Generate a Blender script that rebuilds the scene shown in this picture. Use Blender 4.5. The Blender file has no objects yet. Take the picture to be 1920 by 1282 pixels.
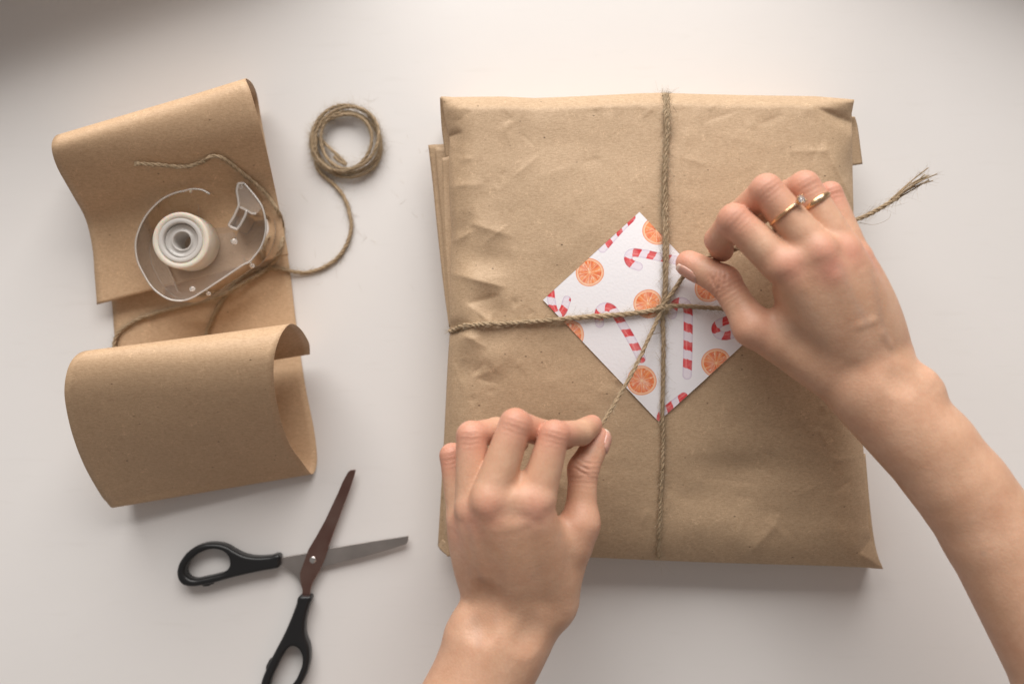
import bpy, bmesh, math, random
import numpy as np
from mathutils import Vector, Matrix
from mathutils.bvhtree import BVHTree

random.seed(7)
rng = np.random.default_rng(11)
SC = bpy.context.scene
COL = SC.collection
H = 550.0      # camera height above the table, mm
F = 1600.0     # focal length in photograph pixels
MM = 0.001

# ------------------------------------------------------------------ camera
cam = bpy.data.cameras.new('camera')
cam.sensor_width = 36.0
cam.lens = 36.0 * F / 1920.0
cam.clip_start = 0.02
cam.clip_end = 20.0
cam.dof.use_dof = True
cam.dof.focus_distance = (H - 64.0) * MM
cam.dof.aperture_fstop = 3.4
camo = bpy.data.objects.new('camera', cam)
camo.location = (0, 0, H * MM)
COL.objects.link(camo)
SC.camera = camo

# ------------------------------------------------------------------ room light
world = bpy.data.worlds.new('World')
SC.world = world
world.use_nodes = True
wbg = world.node_tree.nodes['Background']
wbg.inputs['Color'].default_value = (1.0, 0.92, 0.865, 1)
wbg.inputs['Strength'].default_value = 0.25

def area_light(name, loc, target, sx, sy, power, color, spread=180):
    l = bpy.data.lights.new(name, 'AREA')
    l.shape = 'RECTANGLE'
    l.size, l.size_y = sx, sy
    l.energy = power
    l.color = color
    l.spread = math.radians(spread)
    o = bpy.data.objects.new(name, l)
    o.location = loc
    d = Vector(target) - Vector(loc)
    o.rotation_euler = d.to_track_quat('-Z', 'Y').to_euler()
    COL.objects.link(o)
    return o
area_light('window_light', (-0.08, 1.76, 1.14), (0.0, 0.0, 0.0), 2.3, 1.55, 81.0, (1.0, 0.974, 0.943))

SC.view_settings.view_transform = 'Standard'
SC.view_settings.look = 'None'
SC.view_settings.exposure = 0.0
SC.view_settings.gamma = 1.0
SC.view_settings.use_curve_mapping = False
SC.cycles.max_bounces = 10
SC.cycles.transparent_max_bounces = 24

# ------------------------------------------------------------------ helpers
def S(z):
    return (H - z) / F
def P(px, py, z):
    return np.array(((px - 960.0) * S(z), (641.0 - py) * S(z), z), float)

def tag(o, label=None, cat=None, group=None, kind=None):
    if label: o['label'] = label
    if cat: o['category'] = cat
    if group: o['group'] = group
    if kind: o['kind'] = kind
    return o
def empty(name, loc_mm):
    o = bpy.data.objects.new(name, None)
    o.location = [c * MM for c in loc_mm]
    o.empty_display_size = 0.02
    COL.objects.link(o)
    return o
def link_mesh(name, me, mat, parent=None, smooth=True):
    if mat is not None:
        me.materials.clear()
        me.materials.append(mat)
    if smooth:
        me.polygons.foreach_set('use_smooth', np.ones(len(me.polygons), bool))
    o = bpy.data.objects.new(name, me)
    COL.objects.link(o)
    if parent is not None:
        o.parent = parent
        o.matrix_parent_inverse = Matrix.Translation(parent.location).inverted()
    return o
def build(name, v, f, mat, parent=None, smooth=True):
    """v in millimetres (world), f a list or an array of faces"""
    me = bpy.data.meshes.new(name)
    v = np.asarray(v, float) * MM
    if isinstance(f, np.ndarray):
        n, k = f.shape
        me.vertices.add(len(v)); me.vertices.foreach_set('co', v.astype(np.float32).ravel())
        me.loops.add(n * k); me.loops.foreach_set('vertex_index', f.astype(np.int32).ravel())
        me.polygons.add(n)
        me.polygons.foreach_set('loop_start', np.arange(0, n * k, k, dtype=np.int32))
        me.polygons.foreach_set('loop_total', np.full(n, k, np.int32))
        me.update(calc_edges=True)
        me.validate()
    else:
        me.from_pydata([tuple(p) for p in v], [], f)
        me.update()
    return link_mesh(name, me, mat, parent, smooth)
def recalc(o):
    bm = bmesh.new(); bm.from_mesh(o.data)
    bmesh.ops.recalc_face_normals(bm, faces=bm.faces)
    bm.to_mesh(o.data); bm.free()
def fattr(o, name, data, typ='FLOAT'):
    a = o.data.attributes.new(name, typ, 'POINT')
    if typ == 'FLOAT': a.data.foreach_set('value', np.asarray(data, np.float32).ravel())
    elif typ == 'FLOAT_VECTOR': a.data.foreach_set('vector', np.asarray(data, np.float32).ravel())
    else: a.data.foreach_set('color', np.asarray(data, np.float32).ravel())
def grid_faces(nr, nc, wrap=False):
    r = np.arange(nr - 1)[:, None]
    c = np.arange(nc if wrap else nc - 1)[None, :]
    c2 = (c + 1) % nc
    return np.stack([r * nc + c, r * nc + c2, (r + 1) * nc + c2, (r + 1) * nc + c], -1).reshape(-1, 4)
def catmull(pts, per=10, closed=False):
    p = np.asarray(pts, float)
    n = len(p)
    out = []
    segs = n if closed else n - 1
    t = np.linspace(0, 1, per, endpoint=False)[:, None]
    for i in range(segs):
        if closed:
            a, b, c, d = p[i - 1], p[i], p[(i + 1) % n], p[(i + 2) % n]
        else:
            b, c = p[i], p[i + 1]
            a = p[i - 1] if i > 0 else 2 * b - c
            d = p[i + 2] if i + 2 < n else 2 * c - b
        out.append(0.5 * (2 * b + (c - a) * t + (2 * a - 5 * b + 4 * c - d) * t ** 2 + (3 * b - a - 3 * c + d) * t ** 3))
    if not closed: out.append(p[-1:])
    return np.concatenate(out)
def resample(pts, step):
    p = np.asarray(pts, float)
    s = np.concatenate([[0], np.cumsum(np.linalg.norm(np.diff(p, axis=0), axis=1))])
    n = max(2, int(s[-1] / step))
    u = np.linspace(0, s[-1], n)
    return np.stack([np.interp(u, s, p[:, k]) for k in range(p.shape[1])], 1)
def vnoise(x, y, seed=0):
    """smooth 2-D value noise in [-1, 1]"""
    r = np.random.default_rng(seed)
    T = r.uniform(-1, 1, (64, 64))
    xi, yi = np.floor(x).astype(int), np.floor(y).astype(int)
    fx, fy = x - xi, y - yi
    fx = fx ** 3 * (fx * (6 * fx - 15) + 10); fy = fy ** 3 * (fy * (6 * fy - 15) + 10)
    g = lambda i, j: T[i % 64, j % 64]
    a = g(xi, yi) * (1 - fx) + g(xi + 1, yi) * fx
    b = g(xi, yi + 1) * (1 - fx) + g(xi + 1, yi + 1) * fx
    return a * (1 - fy) + b * fy

# ------------------------------------------------------------------ materials
class NT:
    def __init__(s, name):
        s.m = bpy.data.materials.new(name)
        s.m.use_nodes = True
        s.t = s.m.node_tree
        s.b = s.t.nodes['Principled BSDF']
        s.out = s.t.nodes['Material Output']
    def n(s, typ, **kw):
        nd = s.t.nodes.new(typ)
        for k, v in kw.items():
            if k in nd.inputs: nd.inputs[k].default_value = v
            else: setattr(nd, k, v)
        return nd
    def l(s, a, b): s.t.links.new(a, b)
    def set(s, **kw):
        for k, v in kw.items(): s.b.inputs[k.replace('_', ' ')].default_value = v
    def coord(s, scale=(1, 1, 1), kind='Object'):
        tc = s.n('ShaderNodeTexCoord')
        mp = s.n('ShaderNodeMapping')
        mp.inputs['Scale'].default_value = scale
        s.l(tc.outputs[kind], mp.inputs['Vector'])
        return mp.outputs['Vector']
    def noise(s, vec, scale, detail=3, rough=0.5):
        nd = s.n('ShaderNodeTexNoise')
        nd.inputs['Scale'].default_value = scale
        nd.inputs['Detail'].default_value = detail
        nd.inputs['Roughness'].default_value = rough
        if vec is not None: s.l(vec, nd.inputs['Vector'])
        return nd.outputs['Fac']
    def ramp(s, fac, stops, interp='LINEAR'):
        nd = s.n('ShaderNodeValToRGB')
        cr = nd.color_ramp
        cr.interpolation = interp
        while len(cr.elements) < len(stops): cr.elements.new(0.5)
        for e, (p, c) in zip(cr.elements, stops):
            e.position = p
            e.color = (c, c, c, 1) if isinstance(c, (int, float)) else (*c, 1)
        s.l(fac, nd.inputs['Fac'])
        return nd.outputs['Color']
    def mix(s, fac, a, b, mode='MIX'):
        nd = s.n('ShaderNodeMix', data_type='RGBA', blend_type=mode)
        for sock, val in ((nd.inputs[0], fac), (nd.inputs[6], a), (nd.inputs[7], b)):
            if hasattr(val, 'is_linked'): s.l(val, sock)
            elif isinstance(val, (int, float)): sock.default_value = val
            else: sock.default_value = (*val, 1)
        return nd.outputs[2]
    def math(s, op, a, b=0.0):
        nd = s.n('ShaderNodeMath', operation=op)
        for sock, val in ((nd.inputs[0], a), (nd.inputs[1], b)):
            if hasattr(val, 'is_linked'): s.l(val, sock)
            else: sock.default_value = val
        return nd.outputs[0]
    def bump(s, height, strength, dist, chain=None):
        nd = s.n('ShaderNodeBump')
        nd.inputs['Strength'].default_value = strength
        nd.inputs['Distance'].default_value = dist
        s.l(height, nd.inputs['Height'])
        if chain is not None: s.l(chain, nd.inputs['Normal'])
        return nd.outputs['Normal']
    def attr(s, name):
        return s.n('ShaderNodeAttribute', attribute_name=name)

def kraft(name, base, dark, rough=0.62, spec=0.35, grain=1.0):
    t = NT(name)
    v = t.coord()
    vs = t.coord((1, 3.2, 1))
    big = t.noise(v, 22, 3)
    mid = t.noise(vs, 420, 5, 0.7)
    fine = t.noise(vs, 1500, 3, 0.7)
    c = t.mix(t.ramp(big, [(0.3, 0.0), (0.7, 1.0)]), base, [b * 0.93 for b in base])
    c = t.mix(t.math('MULTIPLY', t.ramp(mid, [(0.42, 0.0), (0.72, 1.0)]), 0.42 * grain), c, dark)
    c = t.mix(t.math('MULTIPLY', t.ramp(fine, [(0.45, 0.0), (0.75, 1.0)]), 0.40 * grain), c, dark)
    c = t.mix(t.math('MULTIPLY', t.ramp(fine, [(0.25, 1.0), (0.45, 0.0)]), 0.35 * grain), c, [min(1, b * 1.3) for b in base])
    # dark bark specks and a few pale fibres
    vo = t.n('ShaderNodeTexVoronoi', voronoi_dimensions='3D')
    vo.inputs['Scale'].default_value = 105
    t.l(t.coord((1, 1.5, 1)), vo.inputs['Vector'])
    sp = t.ramp(vo.outputs['Distance'], [(0.035, 1.0), (0.085, 0.0)])
    pick = t.n('ShaderNodeSeparateColor'); t.l(vo.outputs['Color'], pick.inputs[0])
    sp = t.math('MULTIPLY', sp, t.ramp(pick.outputs[0], [(0.25, 0.0), (0.28, 0.30), (1.0, 1.0)]))
    c = t.mix(t.math('MULTIPLY', sp, 0.9), c, (0.07, 0.035, 0.018))
    vf = t.n('ShaderNodeTexVoronoi', voronoi_dimensions='3D', feature='DISTANCE_TO_EDGE')
    vf.inputs['Scale'].default_value = 260
    wv = t.n('ShaderNodeMixRGB'); wv.inputs[0].default_value = 0.03
    t.l(v, wv.inputs[1])
    nz = t.n('ShaderNodeTexNoise'); nz.inputs['Scale'].default_value = 90; t.l(v, nz.inputs['Vector'])
    t.l(nz.outputs['Color'], wv.inputs[2]); t.l(wv.outputs[0], vf.inputs['Vector'])
    fb = t.math('MULTIPLY', t.ramp(vf.outputs['Distance'], [(0.0, 1.0), (0.035, 0.0)]), t.ramp(t.noise(v, 130, 2), [(0.55, 0.0), (0.62, 1.0)]))
    c = t.mix(t.math('MULTIPLY', fb, 0.45), c, [min(1, b * 1.5) for b in base])
    t.l(c, t.b.inputs['Base Color'])
    t.set(Roughness=rough, Specular_IOR_Level=spec)
    n1 = t.bump(t.noise(v, 160, 4, 0.65), 0.25, 0.0008)
    n2 = t.bump(mid, 0.35, 0.00025, n1)
    t.l(n2, t.b.inputs['Normal'])
    return t.m

M = {}
M['kraft'] = kraft('kraft_wrap', (0.570, 0.405, 0.258), (0.31, 0.192, 0.106), 0.62, 0.42, 1.5)
M['kraft_roll'] = kraft('kraft_strip', (0.635, 0.435, 0.268), (0.37, 0.218, 0.118), 0.6, 0.45, 1.4)

t = NT('white_tabletop')
v = t.coord()
c = t.mix(t.ramp(t.noise(v, 5, 4), [(0.35, 0.0), (0.7, 1.0)]), (0.765, 0.735, 0.715), (0.735, 0.705, 0.683))
c = t.mix(t.math('MULTIPLY', t.ramp(t.noise(t.coord((1, 6, 1)), 30, 4), [(0.6, 0.0), (0.8, 1.0)]), 0.16), c, (0.60, 0.56, 0.52))
t.l(c, t.b.inputs['Base Color'])
t.set(Roughness=0.42, Specular_IOR_Level=0.4)
t.l(t.bump(t.noise(v, 45, 3), 0.08, 0.001), t.b.inputs['Normal'])
M['table'] = t.m

t = NT('jute')
a = t.attr('fib').outputs['Vector']
mp = t.n('ShaderNodeMapping'); mp.inputs['Scale'].default_value = (0.35, 5.0, 1.0); t.l(a, mp.inputs['Vector'])
f1 = t.noise(mp.outputs['Vector'], 1.6, 4, 0.7)
f2 = t.noise(t.coord(), 180, 3)
c = t.ramp(f1, [(0.27, (0.18, 0.108, 0.058)), (0.5, (0.50, 0.362, 0.228)), (0.74, (0.76, 0.615, 0.44))])
c = t.mix(t.math('MULTIPLY', t.ramp(f2, [(0.4, 0.0), (0.7, 1.0)]), 0.35), c, (0.28, 0.20, 0.11))
t.l(c, t.b.inputs['Base Color'])
t.set(Roughness=0.8, Specular_IOR_Level=0.25)
t.l(t.bump(f1, 0.9, 0.0006), t.b.inputs['Normal'])
M['jute'] = t.m
t = NT('jute_fibre')
t.l(t.ramp(t.noise(t.coord(), 300, 2), [(0.3, (0.25, 0.17, 0.09)), (0.7, (0.62, 0.52, 0.37))]), t.b.inputs['Base Color'])
t.set(Roughness=0.7)
M['fibre'] = t.m

def skin_mat():
    t = NT('skin')
    v = t.coord()
    red = t.attr('red').outputs['Fac']
    wr = t.attr('wr').outputs['Fac']
    wt = t.attr('wt').outputs['Fac']
    vein = t.attr('vein').outputs['Fac']
    base = t.mix(t.ramp(t.noise(v, 55, 4, 0.6), [(0.35, 0.0), (0.68, 1.0)]), (0.680, 0.418, 0.282), (0.580, 0.322, 0.205))
    base = t.mix(t.math('MULTIPLY', t.ramp(t.noise(v, 24, 3, 0.55), [(0.42, 0.0), (0.62, 1.0)]), 0.38), base, (0.520, 0.310, 0.190))
    base = t.mix(t.math('MULTIPLY', t.ramp(t.noise(v, 320, 4, 0.65), [(0.4, 0.0), (0.75, 1.0)]), 0.28), base, (0.53, 0.27, 0.17))
    base = t.mix(t.math('MULTIPLY', red, 0.85), base, (0.625, 0.245, 0.185))
    cell = t.n('ShaderNodeTexVoronoi', feature='DISTANCE_TO_EDGE'); cell.inputs['Scale'].default_value = 620; t.l(t.coord((1, 0.6, 1)), cell.inputs['Vector'])
    lines = t.ramp(cell.outputs['Distance'], [(0.0, 1.0), (0.12, 0.0)])
    base = t.mix(t.math('MULTIPLY', lines, 0.13), base, (0.42, 0.20, 0.13))
    base = t.mix(t.math('MULTIPLY', vein, 1.0), base, (0.40, 0.275, 0.215))
    crease = t.math('MULTIPLY', t.ramp(t.math('SINE', t.math('ADD', t.math('MULTIPLY', wt, 2.3), t.math('MULTIPLY', t.noise(v, 260, 2), 5.0))), [(0.0, 1.0), (0.35, 0.0)]), wr)
    base = t.mix(t.math('MULTIPLY', crease, 0.28), base, (0.38, 0.17, 0.11))
    t.l(base, t.b.inputs['Base Color'])
    t.set(Roughness=0.47, Specular_IOR_Level=0.38, Subsurface_Weight=0.16, Subsurface_Scale=0.004)
    t.b.inputs['Subsurface Radius'].default_value = (1.0, 0.42, 0.25)
    vo = t.n('ShaderNodeTexVoronoi'); vo.inputs['Scale'].default_value = 900; t.l(v, vo.inputs['Vector'])
    n0 = t.bump(lines, -0.35, 0.0003)
    n1 = t.bump(vo.outputs['Distance'], 0.25, 0.0003, n0)
    n2 = t.bump(t.noise(v, 240, 6, 0.62), 0.2, 0.0009, n1)
    n3 = t.bump(t.math('MULTIPLY', crease, -1.0), 0.35, 0.0007, n2)
    t.l(n3, t.b.inputs['Normal'])
    return t.m
M['skin'] = skin_mat()
t = NT('nail')
t.l(t.mix(t.attr('tip').outputs['Fac'], (0.62, 0.33, 0.255), (0.72, 0.52, 0.42)), t.b.inputs['Base Color'])
t.set(Roughness=0.28, Specular_IOR_Level=0.5, Subsurface_Weight=0.15, Subsurface_Scale=0.003)
M['nail'] = t.m

def simple(name, col, rough, metal=0.0, spec=0.5, nscale=None, namp=0.0):
    t = NT(name)
    if nscale:
        c = t.mix(t.math('MULTIPLY', t.noise(t.coord((1, 1, 1)), nscale, 4), namp * 2), col, [x * 0.6 for x in col])
        t.l(c, t.b.inputs['Base Color'])
    else:
        t.b.inputs['Base Color'].default_value = (*col, 1)
    t.set(Roughness=rough, Metallic=metal, Specular_IOR_Level=spec)
    return t.m
M['gold'] = simple('rose_gold', (0.86, 0.56, 0.32), 0.22, 1.0, nscale=400, namp=0.15)
M['gem'] = simple('gemstone', (0.92, 0.93, 0.95), 0.03, 0.0)
M['gem'].node_tree.nodes['Principled BSDF'].inputs['Transmission Weight'].default_value = 0.8
M['gem'].node_tree.nodes['Principled BSDF'].inputs['IOR'].default_value = 2.2
M['black'] = simple('black_plastic', (0.012, 0.012, 0.013), 0.34, nscale=600, namp=0.2)
def steel(name, col, rough, tone2=None):
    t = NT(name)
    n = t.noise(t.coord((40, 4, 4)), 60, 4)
    t.l(t.mix(t.ramp(t.noise(t.coord(), 45, 3), [(0.35, 0.0), (0.7, 1.0)]), col, tone2 or [x * 0.72 for x in col]), t.b.inputs['Base Color'])
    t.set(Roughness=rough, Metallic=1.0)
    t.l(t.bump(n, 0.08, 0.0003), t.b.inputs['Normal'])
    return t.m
M['steel'] = steel('brushed_steel', (0.60, 0.55, 0.52), 0.34)
M['steel_reflect'] = steel('brown_reflection_steel', (0.27, 0.145, 0.120), 0.26, (0.36, 0.235, 0.20))  # a brown reflection painted into the metal colour, mottled in two tones
M['rivet'] = steel('rivet_steel', (0.85, 0.82, 0.80), 0.2)

def clear_plastic(name, tint, milk, rough=0.06, ior=1.49):
    t = NT(name)
    t.t.nodes.remove(t.b)
    tr = t.n('ShaderNodeBsdfTransparent'); tr.inputs['Color'].default_value = (*tint, 1)
    gl = t.n('ShaderNodeBsdfGlossy'); gl.inputs['Roughness'].default_value = rough
    gl.inputs['Color'].default_value = (1, 0.98, 0.96, 1)
    df = t.n('ShaderNodeBsdfDiffuse'); df.inputs['Color'].default_value = (0.90, 0.86, 0.815, 1)
    fr = t.n('ShaderNodeFresnel'); fr.inputs['IOR'].default_value = ior
    m1 = t.n('ShaderNodeMixShader'); m1.inputs[0].default_value = milk
    m2 = t.n('ShaderNodeMixShader')
    t.l(tr.outputs[0], m1.inputs[1]); t.l(df.outputs[0], m1.inputs[2])
    t.l(fr.outputs[0], m2.inputs[0]); t.l(m1.outputs[0], m2.inputs[1]); t.l(gl.outputs[0], m2.inputs[2])
    t.l(t.bump(t.noise(t.coord(), 120, 2), 0.12, 0.0006), gl.inputs['Normal'])
    t.l(m2.outputs[0], t.out.inputs['Surface'])
    return t.m
M['clear'] = clear_plastic('clear_plastic', (0.994, 0.99, 0.988), 0.085, ior=1.25)
M['clear_rim'] = clear_plastic('clear_plastic_edge', (0.985, 0.98, 0.975), 0.30, ior=1.4)
M['clear_hub'] = clear_plastic('clear_plastic_hub', (0.98, 0.97, 0.96), 0.5, ior=1.4)
t = NT('frosted_tape')
t.l(t.ramp(t.noise(t.coord(), 200, 2), [(0.3, (0.66, 0.59, 0.49)), (0.7, (0.72, 0.65, 0.55))]), t.b.inputs['Base Color'])
t.set(Roughness=0.45, Subsurface_Weight=0.5, Subsurface_Scale=0.004)
M['tape'] = t.m
t = NT('tape_core')
tl = t.n('ShaderNodeBsdfTranslucent'); tl.inputs['Color'].default_value = (0.9, 0.87, 0.83, 1)
ms_ = t.n('ShaderNodeMixShader'); ms_.inputs[0].default_value = 0.45
t.set(Roughness=0.35); t.b.inputs['Base Color'].default_value = (0.86, 0.82, 0.78, 1)
t.l(t.b.outputs[0], ms_.inputs[1]); t.l(tl.outputs[0], ms_.inputs[2]); t.l(ms_.outputs[0], t.out.inputs['Surface'])
M['core'] = t.m

# ------------------------------------------------------------------ setting: table
def table():
    x0, x1, y0, y1, th = -700, 700, -560, 560, 25
    n = 8
    xs, ys = np.linspace(x0, x1, n), np.linspace(y0, y1, n)
    X, Y = np.meshgrid(xs, ys)
    v = np.stack([X.ravel(), Y.ravel(), np.zeros(n * n)], 1)
    f = [tuple(q) for q in grid_faces(n, n)]
    ring = [i for i in range(n)] + [n * r + n - 1 for r in range(1, n)] + [n * (n - 1) + i for i in range(n - 2, -1, -1)] + [n * r for r in range(n - 2, 0, -1)]
    k = len(v)
    low = v[ring].copy(); low[:, 2] = -th
    v = np.concatenate([v, low])
    m = len(ring)
    for i in range(m):
        f.append((ring[i], k + i, k + (i + 1) % m, ring[(i + 1) % m]))
    f.append(tuple(k + i for i in range(m)))
    o = build('tabletop', v, f, M['table'], smooth=False)
    tag(o, 'smooth white tabletop under the parcel, scissors and paper', kind='structure')
table()

def shade_rail():
    # unseen low rails added past the top edge to shade the far corners
    def rail(a, b, w, h, parent):
        a, b = np.array(a, float), np.array(b, float)
        d = (b - a) / np.linalg.norm(b - a); n = np.array((-d[1], d[0])) * w
        base = [a, b, b + n, a + n]
        e = 4
        ins = [a + d * e + n / w * e, b - d * e + n / w * e, b + n - d * e - n / w * e, a + n + d * e - n / w * e]
        v = [(*p, 0.4) for p in base] + [(*p, h - e) for p in base] + [(*p, h) for p in ins]
        f = [(3, 2, 1, 0)] + [(k * 4 + i, k * 4 + (i + 1) % 4, (k + 1) * 4 + (i + 1) % 4, (k + 1) * 4 + i) for k in (0, 1) for i in range(4)] + [(8, 9, 10, 11)]
        o = build('shade_rail', v, f, M['table'], smooth=False)
        tag(o, kind='structure')
    rail((-470, 180), (-110, 306), 40, 84, None)
    rail((180, 345), (520, 195), 40, 80, None)
shade_rail()

# ------------------------------------------------------------------ lofted paper sheets
def loft(stL, stR, per=8, cols=20, bow=0.0, ripple=0.0, seed=0):
    L, R = catmull(stL, per), catmull(stR, per)
    u = np.linspace(0, 1, cols)[None, :, None]
    g = L[:, None, :] * (1 - u) + R[:, None, :] * u
    if bow or ripple:
        n = len(L)
        A, B = np.meshgrid(np.linspace(0, n / 14, n), np.linspace(0, 3, cols), indexing='ij')
        g[:, :, 2] += bow * 4 * u[..., 0] * (1 - u[..., 0]) + ripple * vnoise(A, B, seed)
        g[:, :, 2] = np.maximum(g[:, :, 2], 0.35)
    return g.reshape(-1, 3), grid_faces(len(L), cols)
def sheet(name, stL, stR, mat, parent=None, thick=0.28, **kw):
    v, f = loft(stL, stR, **kw)
    o = build(name, v, f, mat, parent)
    md = o.modifiers.new('thickness', 'SOLIDIFY')
    md.thickness = thick * MM
    md.offset = 0
    return o, v, f

ST = [  # left edge px, py, z   right edge px, py, z
 (181,571,11, 541,478,12), (178,520,12, 535,448,14), (174,465,15, 526,405,17), (160,410,22, 516,355,23),
 (134,362,39, 503,295,39), (107,312,54, 487,232,54), (97,275,61, 470,172,60), (103,256,57, 461,150,56),
 (118,252,43, 466,150,43), (135,260,25, 475,160,25), (147,280,9, 483,182,9), (155,320,2.5, 492,235,2.5),
 (172,400,1, 512,340,1), (205,530,0.8, 540,480,0.8), (217,647,0.8, 556,610,0.8), (228,760,0.8, 572,720,0.8),
 (236,860,1.5, 588,800,1), (231,920,6, 594,852,1.5), (222,943,11, 592,877,3), (211,951,15.5, 586,888,5), (200,940,20, 577,880,10),
 (188,925,26, 568,868,16), (158,872,42, 545,836,34), (136,815,58, 528,793,52), (124,760,70, 517,745,66),
 (122,722,76, 513,705,74), (130,686,78, 515,665,78), (146,664,76, 525,632,76), (165,657,70, 537,613,69),
 (178,659,61, 548,607,60), (192,668,48, 562,615,47), (204,682,33, 573,630,32), (212,702,20, 580,645,19), (216,722,12, 581,664,11)]
strip, v, f = sheet('kraft_paper_strip', [P(*s[:3]) for s in ST], [P(*s[3:]) for s in ST], M['kraft_roll'], per=8, cols=28, ripple=0.5, seed=3)
tag(strip, 'long strip of brown kraft paper, folded over at one end and curled at the other', 'paper')
BV_STRIP = BVHTree.FromPolygons([Vector(p) for p in v], [tuple(q) for q in f])
def drop(bvh, px, py, r, z0=0.0, above=200.0):
    """a point of the thing on which a strand of radius r rests, seen at (px, py)"""
    z = 10.0
    for _ in range(6):
        p = P(px, py, z)
        hit = bvh.ray_cast(Vector((p[0], p[1], above)), Vector((0, 0, -1))) if bvh else (None,)
        z = (hit[0].z if hit[0] is not None else z0) + r
    return P(px, py, z)

# ------------------------------------------------------------------ parcel
def poly_interp(pts, u):
    p = np.asarray(pts, float)
    s = np.concatenate([[0], np.cumsum(np.linalg.norm(np.diff(p, axis=0), axis=1))]); s /= s[-1]
    return np.stack([np.interp(u, s, p[:, 0]), np.interp(u, s, p[:, 1])], -1)
TOP = [(827,181),(850,182.5),(940,181.5),(1003,184.5),(1100,180.5),(1200,175.5),(1240,174.5),(1300,176.5),(1400,179),(1530,181),(1602,187)]
BOT = [(838,1042),(900,1044),(1000,1043),(1110,1044),(1180,1047),(1235,1049.5),(1300,1052),(1420,1056),(1560,1060),(1625,1063),(1656,1066)]
LEF = [(827,181),(838,232),(844,262),(843,300),(843,360),(848,430),(846,480),(844,560),(845,621),(841,700),(836,780),(832,880),(832,960),(838,1042)]
RIG = [(1602,187),(1597,212),(1598,300),(1600,380),(1602,500),(1606,620),(1612,760),(1621,870),(1625,930),(1628,985),(1633,1012),(1643,1038),(1656,1066)]
def W2(px, py, z=56):
    s = S(z)
    return np.array(((px - 960) * s, (641 - py) * s))
def parcel_surface(nu=300, nv=330):
    u = np.linspace(0, 1, nu); v = np.linspace(0, 1, nv)
    T, B = poly_interp(TOP, u), poly_interp(BOT, u)
    L, R = poly_interp(LEF, v), poly_interp(RIG, v)
    U, V = np.meshgrid(u, v)          # rows go down the picture
    U_, V_ = U[..., None], V[..., None]
    C = (1 - V_) * T[None] + V_ * B[None] + (1 - U_) * L[:, None] + U_ * R[:, None] \
        - ((1 - U_) * (1 - V_) * T[0] + U_ * (1 - V_) * T[-1] + (1 - U_) * V_ * B[0] + U_ * V_ * B[-1])
    wx = (C[..., 0] - 960) * S(56); wy = (641 - C[..., 1]) * S(56)
    dl, dr, dt, db = U * 238, (1 - U) * 238, V * 266, (1 - V) * 266
    g = lambda d, r: 1 - (1 - np.clip(d / r, 0, 1)) ** 2.2
    z = 42 + 11.5 * g(dt, 8) * g(db, 26) * g(dl, 17) * g(dr, 20)
    def smooth_profile(xs, ys):
        x = np.linspace(-0.2, 1.2, 561)
        y = np.interp(x, xs, ys)
        k = np.hanning(97); k /= k.sum()
        return np.interp(V, x, np.convolve(np.pad(y, 48, 'edge'), k, 'valid'))
    z += 7.5 * np.sin(np.pi * U) ** 0.7 * smooth_profile([0, 0.08, 0.2, 0.36, 0.5, 0.65, 0.8, 0.92, 1.0], [0.45, 0.75, 0.97, 1.06, 1.0, 0.72, 0.32, 0.0, -0.1])
    z += smooth_profile([0, 0.3, 0.5, 0.75, 1.0], [4.0, 5.0, 3.4, -4.5, -15.0])
    z -= 9 * np.clip((U + V - 1.90) / 0.10, 0, 1) ** 1.5
    # soft unevenness of what is inside
    z += 0.55 * vnoise(wx / 34 + 3, wy / 30 + 9, 1) + 0.20 * vnoise(wx / 15, wy / 13, 2) + 0.07 * vnoise(wx / 6, wy / 6, 5)
    def seg(a, b, zz=56):
        A, Bv = W2(*a, zz), W2(*b, zz)
        d = Bv - A; ln = np.hypot(*d); d = d / ln
        t = (wx - A[0]) * d[0] + (wy - A[1]) * d[1]
        s = -(wx - A[0]) * d[1] + (wy - A[1]) * d[0]       # positive: left of the line in world axes
        return t, s, ln
    def fold(a, b, h, wl, wr, pk=0.5):
        """a sharp crest (or valley) along a-b, highest at the fraction pk, dying off wl on its left side and wr on its right"""
        t, s, ln = seg(a, b)
        q = np.clip(t / ln, 0, 1)
        e = np.where(q < pk, q / max(pk, 1e-3), (1 - q) / max(1 - pk, 1e-3))
        e = np.sin(np.clip(e, 0, 1) * np.pi / 2)
        w = 0.3 + 0.7 * e
        return h * e * np.where(s > 0, np.exp(-np.abs(s) / (wl * w)), np.exp(-np.abs(s) / (wr * w)))
    def slope(a, b, k, lim):
        """the surface breaks at the line a-b and falls on its left side"""
        t, s, ln = seg(a, b)
        e = np.clip(t / ln * 1.6, 0, 1) * np.clip((1.25 - t / ln) * 4, 0, 1)
        e = e * e * (3 - 2 * e)
        return -k * e * np.minimum(np.maximum(s, 0), lim)
    def dent(px, py, rx, ry, h):
        A = W2(px, py)
        return h * np.exp(-((wx - A[0]) / rx) ** 2 - ((wy - A[1]) / ry) ** 2)
    # crumples on the left around the twine
    z += fold((842, 512), (952, 540), 3.2, 13, 4.5, 0.5)
    z += dent(906, 490, 15, 9, -3.0)
    z += fold((866, 572), (940, 553), -2.4, 6, 8, 0.55)
    z += fold((866, 564), (934, 614), 2.4, 5, 7, 0.5)
    z += dent(922, 582, 9, 7, -1.6)
    z += fold((860, 622), (915, 652), 2.0, 3, 8, 0.3) + dent(928, 668, 13, 9, 1.8) + dent(876, 686, 8, 11, -1.4)
    z += fold((880, 418), (962, 444), 2.0, 9, 5, 0.35) + dent(870, 450, 9, 11, -2.2) + fold((846, 456), (892, 430), 1.6, 5, 4, 0.4)
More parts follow.
